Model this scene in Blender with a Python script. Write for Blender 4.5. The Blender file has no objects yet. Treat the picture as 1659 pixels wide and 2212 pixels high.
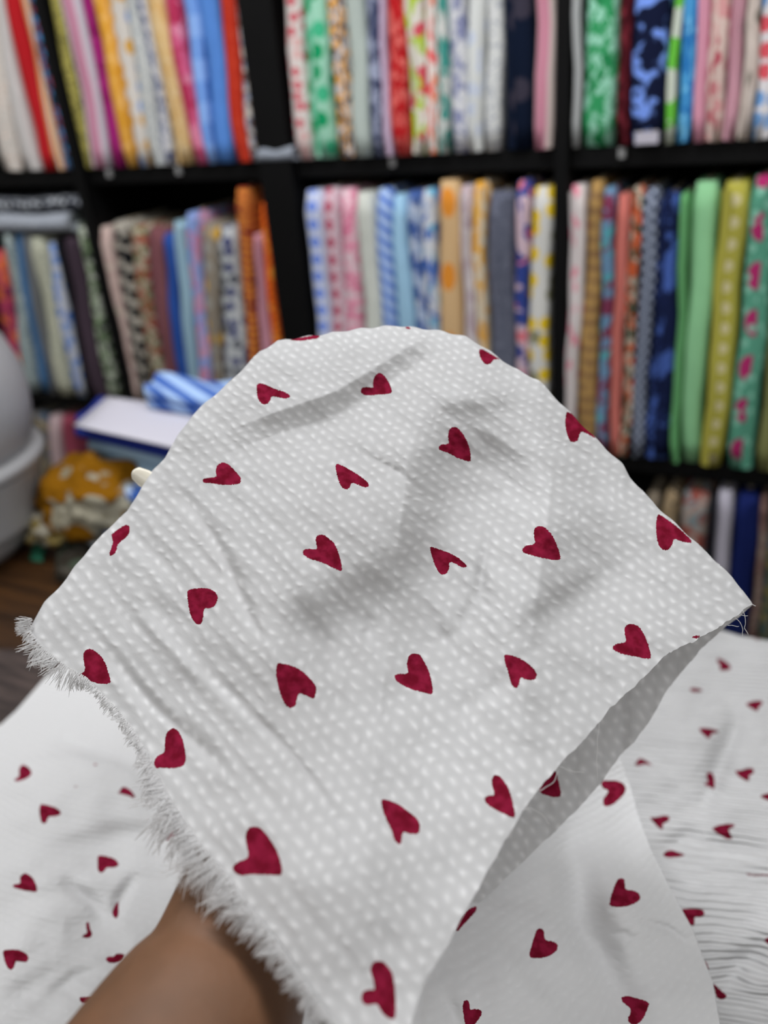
import bpy, math, random
import numpy as np

random.seed(7)
rng = np.random.default_rng(7)
SC = bpy.context.scene
COL = SC.collection

# ------------------------------------------------------------------ camera
F, CX, CY = 1842.0, 829.5, 1106.0          # focal length and centre in pixels of the 1659x2212 frame
CAMZ = 1.55                                 # eye height above the floor


def unit(v):
    v = np.asarray(v, float)
    return v / np.linalg.norm(v)


_x = -unit((-3860, -601, F))
_z = -unit((320, 3594, F))
_z = unit(_z - _x * (_x @ _z))
_y = np.cross(_z, _x)
RM = np.array([_x, _y, _z])                 # camera (right, down, forward) -> world
CAM0 = np.array([0.0, 0.0, CAMZ])

cam_data = bpy.data.cameras.new('camera')
cam = bpy.data.objects.new('camera', cam_data)
COL.objects.link(cam)
from mathutils import Matrix, Vector
m4 = Matrix.Identity(4)
for i in range(3):
    m4[i][0] = RM[i, 0]
    m4[i][1] = -RM[i, 1]
    m4[i][2] = -RM[i, 2]
    m4[i][3] = CAM0[i]
cam.matrix_world = m4
cam_data.sensor_fit = 'VERTICAL'
cam_data.sensor_height = 24.0
cam_data.lens = F / 2212 * 24.0
cam_data.clip_start = 0.02
cam_data.dof.use_dof = True
cam_data.dof.focus_distance = 0.535
cam_data.dof.aperture_fstop = 2.3
SC.camera = cam

# ------------------------------------------------------------------ light
SC.view_settings.view_transform = 'Standard'
SC.view_settings.look = 'None'
SC.view_settings.gamma = 1.0
SC.view_settings.use_curve_mapping = False
SC.view_settings.exposure = -0.56

world = bpy.data.worlds.new('world')
SC.world = world
world.use_nodes = True
world.node_tree.nodes['Background'].inputs[0].default_value = (0.75, 0.78, 0.82, 1)
world.node_tree.nodes['Background'].inputs[1].default_value = 0.12


def area_light(name, loc, sx, sy, power, tint=(0.975, 0.985, 1.0)):
    d = bpy.data.lights.new(name, 'AREA')
    d.shape = 'RECTANGLE'
    d.size, d.size_y = sx, sy
    d.energy = power
    d.color = tint
    o = bpy.data.objects.new(name, d)
    o.location = loc
    COL.objects.link(o)
    return o


area_light('ceiling_area_light', (-0.75, 0.85, 2.78), 1.2, 0.6, 38)
area_light('ceiling_area_light', (0.95, 0.75, 2.78), 1.2, 0.6, 30)  # added unseen light, brightens the shaded cloth heap on this side
area_light('ceiling_area_light', (-2.4, 0.3, 2.78), 1.2, 0.6, 26)
area_light('ceiling_area_light', (0.4, -2.1, 2.78), 1.2, 0.6, 42)  # unseen fill behind the camera, set back to reach under the raised cloth
area_light('ceiling_area_light', (-1.6, -2.0, 2.78), 1.2, 0.6, 38)  # second unseen fill, lightens the underside of the raised cloth


# ------------------------------------------------------------------ helpers
def ray(px, py):
    return RM @ np.array([(px - CX) / F, (py - CY) / F, 1.0])


def rays(px, py):
    c = np.stack([(px - CX) / F, (py - CY) / F, np.ones_like(px)], -1)
    return c @ RM.T


def pt(px, py, t):
    return CAM0 + ray(px, py) * t


def at_z(px, py, z):
    r = ray(px, py)
    return CAM0 + r * ((z - CAMZ) / r[2])


def at_y(px, py, y):
    r = ray(px, py)
    return CAM0 + r * (y / r[1])


def lin(c):
    if isinstance(c, str):
        c = tuple(int(c[i:i + 2], 16) for i in (0, 2, 4))
    o = []
    for v in c[:3]:
        v = v / 255.0
        o.append(v / 12.92 if v <= 0.04045 else ((v + 0.055) / 1.055) ** 2.4)
    return o


KSH = 0.79      # how much light reaches the shelves: shown colour / paint colour


def col(c, k=1.0):
    return tuple(min(0.9, v / k) for v in lin(c)) + (1.0,)


def mesh_obj(name, verts, faces, mat=None, parent=None, smooth=True, uv=None, loc=None):
    me = bpy.data.meshes.new(name)
    me.from_pydata([tuple(map(float, v)) for v in verts], [], [tuple(map(int, f)) for f in faces])
    if smooth:
        me.polygons.foreach_set('use_smooth', [True] * len(me.polygons))
    if uv is not None:
        lay = me.uv_layers.new(name='UVMap')
        idx = np.empty(len(me.loops), int)
        me.loops.foreach_get('vertex_index', idx)
        lay.data.foreach_set('uv', np.asarray(uv, float)[idx].ravel())
    if mat is not None:
        me.materials.append(mat)
    o = bpy.data.objects.new(name, me)
    COL.objects.link(o)
    if parent is not None:
        o.parent = parent
    if loc is not None:
        o.location = loc
    return o


def empty(name, loc, rot=(0, 0, 0)):
    o = bpy.data.objects.new(name, None)
    o.empty_display_size = 0.02
    o.location = tuple(map(float, loc))
    o.rotation_euler = rot
    COL.objects.link(o)
    return o


def tag(o, label, cat, group=None):
    o['label'] = label
    o['category'] = cat
    if group:
        o['group'] = group
    return o


def struct(o):
    o['kind'] = 'structure'
    return o


def box_data(x0, x1, y0, y1, z0, z1):
    v = [(x, y, z) for z in (z0, z1) for y in (y0, y1) for x in (x0, x1)]
    f = [(0, 2, 3, 1), (4, 5, 7, 6), (0, 1, 5, 4), (2, 6, 7, 3), (0, 4, 6, 2), (1, 3, 7, 5)]
    return v, f


def box(name, x0, x1, y0, y1, z0, z1, mat, parent=None, bevel=0.0):
    v, f = box_data(x0, x1, y0, y1, z0, z1)
    o = mesh_obj(name, v, f, mat, parent, smooth=False)
    if bevel:
        b = o.modifiers.new('bevel', 'BEVEL')
        b.width = bevel
        b.segments = 2
    return o


# node helper -------------------------------------------------------
class N:
    def __init__(self, name):
        self.mat = bpy.data.materials.new(name)
        self.mat.use_nodes = True
        self.t = self.mat.node_tree
        self.t.nodes.clear()
        self.out = self.t.nodes.new('ShaderNodeOutputMaterial')

    def n(self, typ, ins=None, **props):
        nd = self.t.nodes.new(typ)
        for k, v in props.items():
            setattr(nd, k, v)
        for k, v in (ins or {}).items():
            self.put(nd.inputs[k], v)
        return nd

    def put(self, sock, v):
        if isinstance(v, bpy.types.NodeSocket):
            self.t.links.new(v, sock)
        elif isinstance(v, bpy.types.Node):
            self.t.links.new(v.outputs[0], sock)
        else:
            sock.default_value = v

    def m(self, op, a, b=0.0, c=0.0):
        nd = self.t.nodes.new('ShaderNodeMath')
        nd.operation = op
        for i, v in enumerate((a, b, c)):
            self.put(nd.inputs[i], v)
        return nd.outputs[0]

    def mix(self, fac, a, b):
        nd = self.t.nodes.new('ShaderNodeMix')
        nd.data_type = 'RGBA'
        self.put(nd.inputs[0], fac)
        self.put(nd.inputs[6], a)
        self.put(nd.inputs[7], b)
        return nd.outputs[2]

    def step(self, v, lo, hi):
        nd = self.t.nodes.new('ShaderNodeMapRange')
        nd.interpolation_type = 'SMOOTHSTEP'
        self.put(nd.inputs[0], v)
        nd.inputs[1].default_value = lo
        nd.inputs[2].default_value = hi
        return nd.outputs[0]

    def uv(self):
        return self.n('ShaderNodeUVMap').outputs[0]

    def noise(self, vec, scale, detail=2.0, rough=0.5, dims='3D'):
        nd = self.n('ShaderNodeTexNoise', {'Vector': vec, 'Scale': scale, 'Detail': detail, 'Roughness': rough},
                    noise_dimensions=dims)
        return nd

    def mapping(self, vec, loc=(0, 0, 0), rot=(0, 0, 0), scale=(1, 1, 1)):
        return self.n('ShaderNodeMapping', {'Vector': vec, 'Location': loc, 'Rotation': rot, 'Scale': scale}).outputs[0]

    def finish(self, colour, rough=0.85, bump=None, dist=0.001, strength=1.0, spec=0.2, sheen=0.0):
        b = self.n('ShaderNodeBsdfPrincipled', {'Base Color': colour, 'Roughness': rough, 'Specular IOR Level': spec})
        if bump is not None:
            bn = self.n('ShaderNodeBump', {'Height': bump, 'Distance': dist, 'Strength': strength})
            self.t.links.new(bn.outputs[0], b.inputs['Normal'])
        self.t.links.new(b.outputs[0], self.out.inputs[0])
        return self.mat


def plain_mat(name, c, rough=0.6, spec=0.3, vary=0.0, scale=20, k=1.0):
    n = N(name)
    base = col(c, k)
    if vary:
        co = n.n('ShaderNodeTexCoord').outputs['Object']
        f = n.noise(co, scale, 3).outputs[0]
        dark = tuple(v * (1 - vary) for v in base[:3]) + (1,)
        base = n.mix(n.step(f, 0.3, 0.7), dark, base)
    return n.finish(base, rough, spec=spec)


_pcount = [0]


def fabric(kind, c1, c2=None, c3=None, s=1.0, k=None, seed=None, r=(0.016, 0.32)):
    """patterned cloth; UV is in metres on the cloth (u across, v along)."""
    k = KSH if k is None else k
    _pcount[0] += 1
    sd = _pcount[0] * 1.37 if seed is None else seed
    n = N('fabric_' + kind)
    C1 = col(c1, k)
    C2 = col(c2 or c1, k)
    C3 = col(c3 or c2 or c1, k)
    uv = n.mapping(n.uv(), loc=(sd * 0.31, sd * 0.173, sd))
    weave = n.noise(uv, 900, 1).outputs[0]
    sep = n.n('ShaderNodeSeparateXYZ', {0: n.uv()})
    u, v = sep.outputs[0], sep.outputs[1]
    wob = n.noise(uv, 45 / s, 1).outputs['Color']
    warp = n.n('ShaderNodeVectorMath', {0: wob, 1: (0.5, 0.5, 0.5)}, operation='SUBTRACT').outputs[0]
    warp = n.n('ShaderNodeVectorMath', {0: warp, 'Scale': 0.030 * s}, operation='SCALE').outputs[0]
    wuv = n.n('ShaderNodeVectorMath', {0: uv, 1: warp}, operation='ADD').outputs[0]
    if kind == 'plain':
        c = n.mix(n.noise(uv, 25, 3).outputs[0], C1, tuple(x * 0.8 for x in C1[:3]) + (1,))
    elif kind == 'dots':
        vo = n.n('ShaderNodeTexVoronoi', {'Vector': uv, 'Scale': 45 / s, 'Randomness': 0.55}, voronoi_dimensions='2D')
        rnd = n.n('ShaderNodeSeparateColor', {0: vo.outputs['Color']}).outputs[0]
        spot = n.mix(n.m('GREATER_THAN', rnd, 0.5), C2, C3)
        c = n.mix(n.step(vo.outputs[0], 0.40, 0.30), C1, spot)
    elif kind == 'floral':
        vo = n.n('ShaderNodeTexVoronoi', {'Vector': wuv, 'Scale': 34 / s, 'Randomness': 0.9}, voronoi_dimensions='2D')
        vb = n.n('ShaderNodeTexVoronoi', {'Vector': n.mapping(wuv, loc=(3.1, 7.7, 0)), 'Scale': 48 / s, 'Randomness': 1.0}, voronoi_dimensions='2D')
        c = n.mix(n.step(vo.outputs[0], 0.46, 0.36), C1, C2)
        c = n.mix(n.step(vb.outputs[0], 0.36, 0.28), c, C3)
    elif kind == 'blotch':
        f = n.noise(wuv, 32 / s, 2).outputs[0]
        f2 = n.noise(n.mapping(wuv, loc=(5.3, 2.2, 0)), 40 / s, 2).outputs[0]
        c = n.mix(n.step(f, 0.49, 0.55), C1, C2)
        c = n.mix(n.step(f2, 0.57, 0.62), c, C3)
    elif kind == 'check':
        p = 0.021 * s
        a = n.m('GREATER_THAN', n.m('FRACT', n.m('ADD', n.m('DIVIDE', u, p * 2), 0.25)), 0.5)
        b = n.m('GREATER_THAN', n.m('FRACT', n.m('DIVIDE', v, p * 2)), 0.5)
        c = n.mix(n.m('MULTIPLY', n.m('ADD', a, b), 0.5), C1, C3)
        c = n.mix(n.m('MULTIPLY', a, b), c, C2)
    elif kind == 'checker':
        p = 0.012 * s
        a = n.m('GREATER_THAN', n.m('FRACT', n.m('DIVIDE', u, p * 2)), 0.5)
        b = n.m('GREATER_THAN', n.m('FRACT', n.m('DIVIDE', v, p * 2)), 0.5)
        x = n.m('ABSOLUTE', n.m('SUBTRACT', a, b))
        c = n.mix(x, C1, C2)
    elif kind == 'bands':
        p = 0.03 * s
        a = n.m('FRACT', n.m('DIVIDE', n.m('ADD', v, n.m('MULTIPLY', n.noise(uv, 60, 1).outputs[0], 0.012 * s)), p))
        c = n.mix(n.step(a, 0.45, 0.55), C1, C2)
        c = n.mix(n.m('GREATER_THAN', n.noise(uv, 30, 1).outputs[0], 0.62), c, C3)
    elif kind == 'upright':
        p = 0.022 * s
        a = n.m('ABSOLUTE', n.m('SUBTRACT', n.m('FRACT', n.m('ADD', n.m('DIVIDE', u, p), 0.5)), 0.5))
        c = n.mix(n.step(a, 0.22, 0.28), C2, C1)
        if c3:
            c = n.mix(n.step(a, 0.10, 0.06), c, C3)
    elif kind == 'diagonal':
        p = 0.026 * s
        a = n.m('FRACT', n.m('DIVIDE', n.m('ADD', v, n.m('MULTIPLY', u, 0.7)), p))
        b = n.m('ABSOLUTE', n.m('SUBTRACT', a, 0.5))
        c = n.mix(n.step(b, 0.20, 0.28), C2, C1)
    elif kind == 'rounds':
        p = 0.045 * s
        fv = n.m('SUBTRACT', n.m('FRACT', n.m('DIVIDE', v, p)), 0.5)
        d = n.m('ADD', n.m('POWER', n.m('DIVIDE', u, r[0]), 2.0), n.m('POWER', n.m('DIVIDE', fv, r[1]), 2.0))
        c = n.mix(n.step(d, 1.1, 0.8), C1, C2)
        if c3:
            vo = n.n('ShaderNodeTexVoronoi', {'Vector': uv, 'Scale': 60 / s}, voronoi_dimensions='2D')
            c = n.mix(n.step(vo.outputs[0], 0.25, 0.18), c, C3)
    elif kind == 'brush':
        sv = n.mapping(wuv, rot=(0, 0, 0.6), scale=(1.0, 0.45, 1))
        f = n.noise(sv, 75 / s, 2).outputs[0]
        c = n.mix(n.step(f, 0.47, 0.55), C1, C2)
        if c3:
            f2 = n.noise(n.mapping(sv, loc=(4, 9, 0)), 60 / s, 2).outputs[0]
            c = n.mix(n.step(f2, 0.58, 0.63), c, C3)
    elif kind == 'speck':
        f = n.noise(uv, 130 / s, 2).outputs[0]
        f2 = n.noise(n.mapping(uv, loc=(4, 9, 0)), 70 / s, 2).outputs[0]
        c = n.mix(n.step(f, 0.52, 0.62), C1, C2)
        c = n.mix(n.step(f2, 0.60, 0.66), c, C3)
    else:
        c = C1
    return n.finish(c, 0.9, bump=weave, dist=0.0006, strength=0.4, spec=0.1)


# ------------------------------------------------------------------ the room
FLOORZ, TABZ = 0.0, 0.80
YF = 1.70                                   # front plane of the fabric bolts
m_black = plain_mat('black_shelf_paint', (7, 7, 8), 0.6, 0.15, 0.3, 8)
m_wall = plain_mat('wall_paint', (200, 198, 192), 0.9, 0.1)
m_floor = plain_mat('floor_tile', (120, 112, 102), 0.5, 0.3, 0.2, 6)
m_ceil = plain_mat('ceiling_paint', (225, 225, 222), 0.9, 0.1)

struct(box('floor', -4.5, 3.0, -3.2, 2.4, -0.05, 0.0, m_floor))
struct(box('ceiling', -4.5, 3.0, -3.2, 2.4, 2.8, 2.85, m_ceil))
struct(box('wall_back', -4.5, 3.0, 2.35, 2.4, 0.0, 2.8, m_wall))
struct(box('wall_left', -4.55, -4.5, -3.2, 2.4, 0.0, 2.8, m_wall))
struct(box('wall_right', 3.0, 3.05, -3.2, 2.4, 0.0, 2.8, m_wall))
struct(box('wall_front', -4.5, 3.0, -3.25, -3.2, 0.0, 2.8, m_wall))

# shelving unit -----------------------------------------------------
ZB = [CAMZ - 0.0885 * YF + 0.614, CAMZ - 0.0885 * YF, CAMZ - 0.449 * YF, CAMZ - 0.449 * YF - 0.60]   # board tops
UPX = [-2.30, -1.703, -1.118, -0.478, 0.16]
UPH = [0.018, 0.015, 0.042, 0.013, 0.018]
shelf = tag(empty('shelving_unit', (-0.6, YF + 0.2, 0.0)), 'tall black shelving unit packed with upright fabric bolts', 'shelves')


def shelf_part(name, x0, x1, y0, y1, z0, z1, mat=m_black, bevel=0.002):
    return box(name, x0 + 0.6, x1 + 0.6, y0 - YF - 0.2, y1 - YF - 0.2, z0, z1, mat, shelf, bevel)


for x, hw in zip(UPX, UPH):
    shelf_part('upright', x - hw, x + hw, YF - 0.010, YF + 0.33, 0.0, ZB[0] + 0.03)
for i in range(4):
    for z in ZB:
        shelf_part('shelf_board', UPX[i] + UPH[i], UPX[i + 1] - UPH[i + 1], YF + 0.012, YF + 0.32, z - 0.036, z)
    shelf_part('back_panel', UPX[i] + UPH[i], UPX[i + 1] - UPH[i + 1], YF + 0.32, YF + 0.33, 0.0, ZB[0] + 0.03)
    shelf_part('kick_board', UPX[i] + UPH[i], UPX[i + 1] - UPH[i + 1], YF + 0.05, YF + 0.07, 0.0, ZB[3] - 0.036)
m_clip = plain_mat('steel_clip', (150, 150, 150), 0.35, 0.5)
for px, py in ((388, 366), (850, 348), (1345, 326), (238, 372)):
    p = at_y(px, py, YF + 0.012)
    shelf_part('shelf_clip', p[0] - 0.006, p[0] + 0.006, YF + 0.004, YF + 0.012, ZB[1] - 0.020, ZB[1] - 0.002, m_clip, 0.001)

# fabric bolts ------------------------------------------------------
REG = {'A': (0, 0, 2.592), 'B': (580, 0, 2.592), 'C': (1100, 0, 2.968), 'D': (0, 380, 2.592),
       'E': (600, 360, 2.633), 'F': (1150, 360, 3.073), 'G': (1350, 980, 4.252), 'P': (0, 0, 1.0)}
m_card = plain_mat('grey_cardboard', (150, 140, 122), 0.9, 0.1, 0.2, 40)


row_edge = {}


def bolt(reg, row, tl, tr, ty, bl, br, by, mat, label, flap=None, loose=None):
    ox, oy, fz = REG[reg]
    P = lambda x, y: at_y(ox + x / fz, oy + y / fz, yf)
    yf = YF - random.uniform(0.0, 0.012)
    a, b, c, d = P(tl, ty), P(tr, ty), P(bl, by), P(br, by)
    T, B = (a + b) / 2, (c + d) / 2
    wt, wb = (b - a)[0], (d - c)[0]
    ax = (T - B) / (T - B)[2]
    zb = ZB[row]
    ang = math.atan2(ax[0], 1.0)
    zl = zb + 0.002 + abs(math.sin(ang)) * wb * 0.5
    wb = wt + (wb - wt) * min(1.6, (T[2] - zl) / max(0.05, T[2] - B[2]))
    wb = max(wb, 0.018)
    B2 = B + ax * (zl - B[2])
    if row == 1:
        T = B2 + ax * (0.52 + random.uniform(-0.02, 0.02))
        sc = (T[2] - B[2]) / max(1e-3, (a[2] - B[2]))
        wt = wb + (wt - wb) * min(sc, 1.6)
    # keep each bolt inside its bay and clear of the bolt before it
    bay = max(i for i in range(len(UPX)) if UPX[i] < B2[0] or i == 0)
    lo, hi = UPX[bay] + UPH[bay] + 0.002, UPX[min(bay + 1, 4)] - UPH[min(bay + 1, 4)] - 0.002
    pb, ptop = row_edge.get((row, bay), (lo, lo))
    ends = []
    for c_, w_, pv in ((B2[0], wb, pb), (T[0], wt, ptop)):
        l_, r_ = c_ - w_ / 2, c_ + w_ / 2
        if r_ > hi:
            r_ = hi
            l_ = min(l_, hi - 0.018)
        if l_ < pv + 0.001:
            l_ = pv + 0.001
            r_ = max(r_, l_ + 0.016)
        ends.append((l_, r_))
    row_edge[(row, bay)] = (ends[0][1], ends[1][1])
    B2 = np.array([(ends[0][0] + ends[0][1]) / 2, B2[1], B2[2]])
    T = np.array([(ends[1][0] + ends[1][1]) / 2, T[1], T[2]])
    wb, wt = ends[0][1] - ends[0][0], ends[1][1] - ends[1][0]
    ang = math.atan2(T[0] - B2[0], T[2] - B2[2])
    L = float(np.linalg.norm(T - B2))
    ca = math.cos(ang) * 0.98
    wt, wb = wt * ca, wb * ca
    root = empty('fabric_bolt', B2, (0, ang, 0))
    tag(root, label, 'fabric bolt', 'fabric bolts standing on the %s row' % ['', 'top', 'middle', 'bottom'][row])
    rows_, depth = 12, 0.21
    verts, uvs, faces = [], [], []
    ph = [random.uniform(0, 6.3) for _ in range(4)]
    nseg = 12
    for j in range(rows_ + 1):
        q = j / rows_
        z = q * L
        w = wb + (wt - wb) * q
        sx = 0.0022 * math.sin(q * 9 + ph[0]) + 0.0014 * math.sin(q * 21 + ph[1])
        sy = 0.004 * math.sin(q * 7 + ph[2])
        inset = 0.0
        if j == rows_:
            inset = min(0.006, w * 0.15)
        if j == 0:
            inset = min(0.004, w * 0.1)
        hw = w / 2 - inset
        rb = min(w * 0.45, 0.026)
        prof = [(-hw, depth), (-hw, depth * 0.5), (-hw * (1.0 + 0.02 * math.sin(q * 14 + ph[3])), rb + 0.01)]
        for s in range(nseg + 1):
            th = math.pi * s / nseg
            cx_ = -math.cos(th)
            sy_ = math.sin(th)
            prof.append((hw * math.copysign(abs(cx_) ** 0.75, cx_), rb - rb * abs(sy_) ** 0.75 + inset))
        prof += [(hw, rb + 0.01), (hw, depth * 0.5), (hw, depth)]
        arc = 0.0
        mid = len(prof) // 2
        arcs = [0.0]
        for s in range(1, len(prof)):
            arc += math.dist(prof[s], prof[s - 1])
            arcs.append(arc)
        for s, (x, y) in enumerate(prof):
            verts.append((x + sx, y + sy, z))
            uvs.append((arcs[s] - arcs[mid], z))
    npf = nseg + 7
    for j in range(rows_):
        for s in range(npf - 1):
            i0 = j * npf + s
            faces.append((i0, i0 + 1, i0 + npf + 1, i0 + npf))
        faces.append((j * npf + npf - 1, j * npf, (j + 1) * npf, (j + 1) * npf + npf - 1))
    faces.append(tuple(range(npf))[::-1])
    faces.append(tuple(rows_ * npf + s for s in range(npf)))
    mesh_obj('fabric_roll', verts, faces, mat, root, uv=uvs)
    box('core_board', -min(wt, wb) * 0.12, min(wt, wb) * 0.12, 0.05, depth - 0.02, L - 0.05, L + 0.004, m_card, root)
    if flap is None:
        flap = random.random() < 0.55
    if flap:
        # the free outer end of the cloth, lapped over part of the fold
        vs, us, fs = [], [], []
        side = random.choice((-1, 1))
        n2 = 5
        for j in range(rows_ + 1):
            q = j / rows_
            z = q * (L - 0.012) + 0.002
            w = wb + (wt - wb) * q
            sx = 0.0022 * math.sin(q * 9 + ph[0]) + 0.0014 * math.sin(q * 21 + ph[1])
            sy = 0.004 * math.sin(q * 7 + ph[2])
            hw = w / 2
            rb = min(w * 0.45, 0.026)
            for s in range(n2):
                th = (0.06 + 0.40 * s / (n2 - 1)) * math.pi
                e = 0.0022 + (0.0015 * math.sin(q * 17 + ph[3]) if s == n2 - 1 else 0)
                vs.append((side * -1 * (math.cos(th) ** 0.75 * hw) + sx, rb - rb * math.sin(th) ** 0.75 + sy - e, z))
                us.append((side * (0.02 + 0.01 * s), z + 0.013))
        for j in range(rows_):
            for s in range(n2 - 1):
                i0 = j * n2 + s
                fs.append((i0, i0 + 1, i0 + n2 + 1, i0 + n2))
        mesh_obj('loose_end', vs, fs, mat, root, uv=us)
    return root


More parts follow.
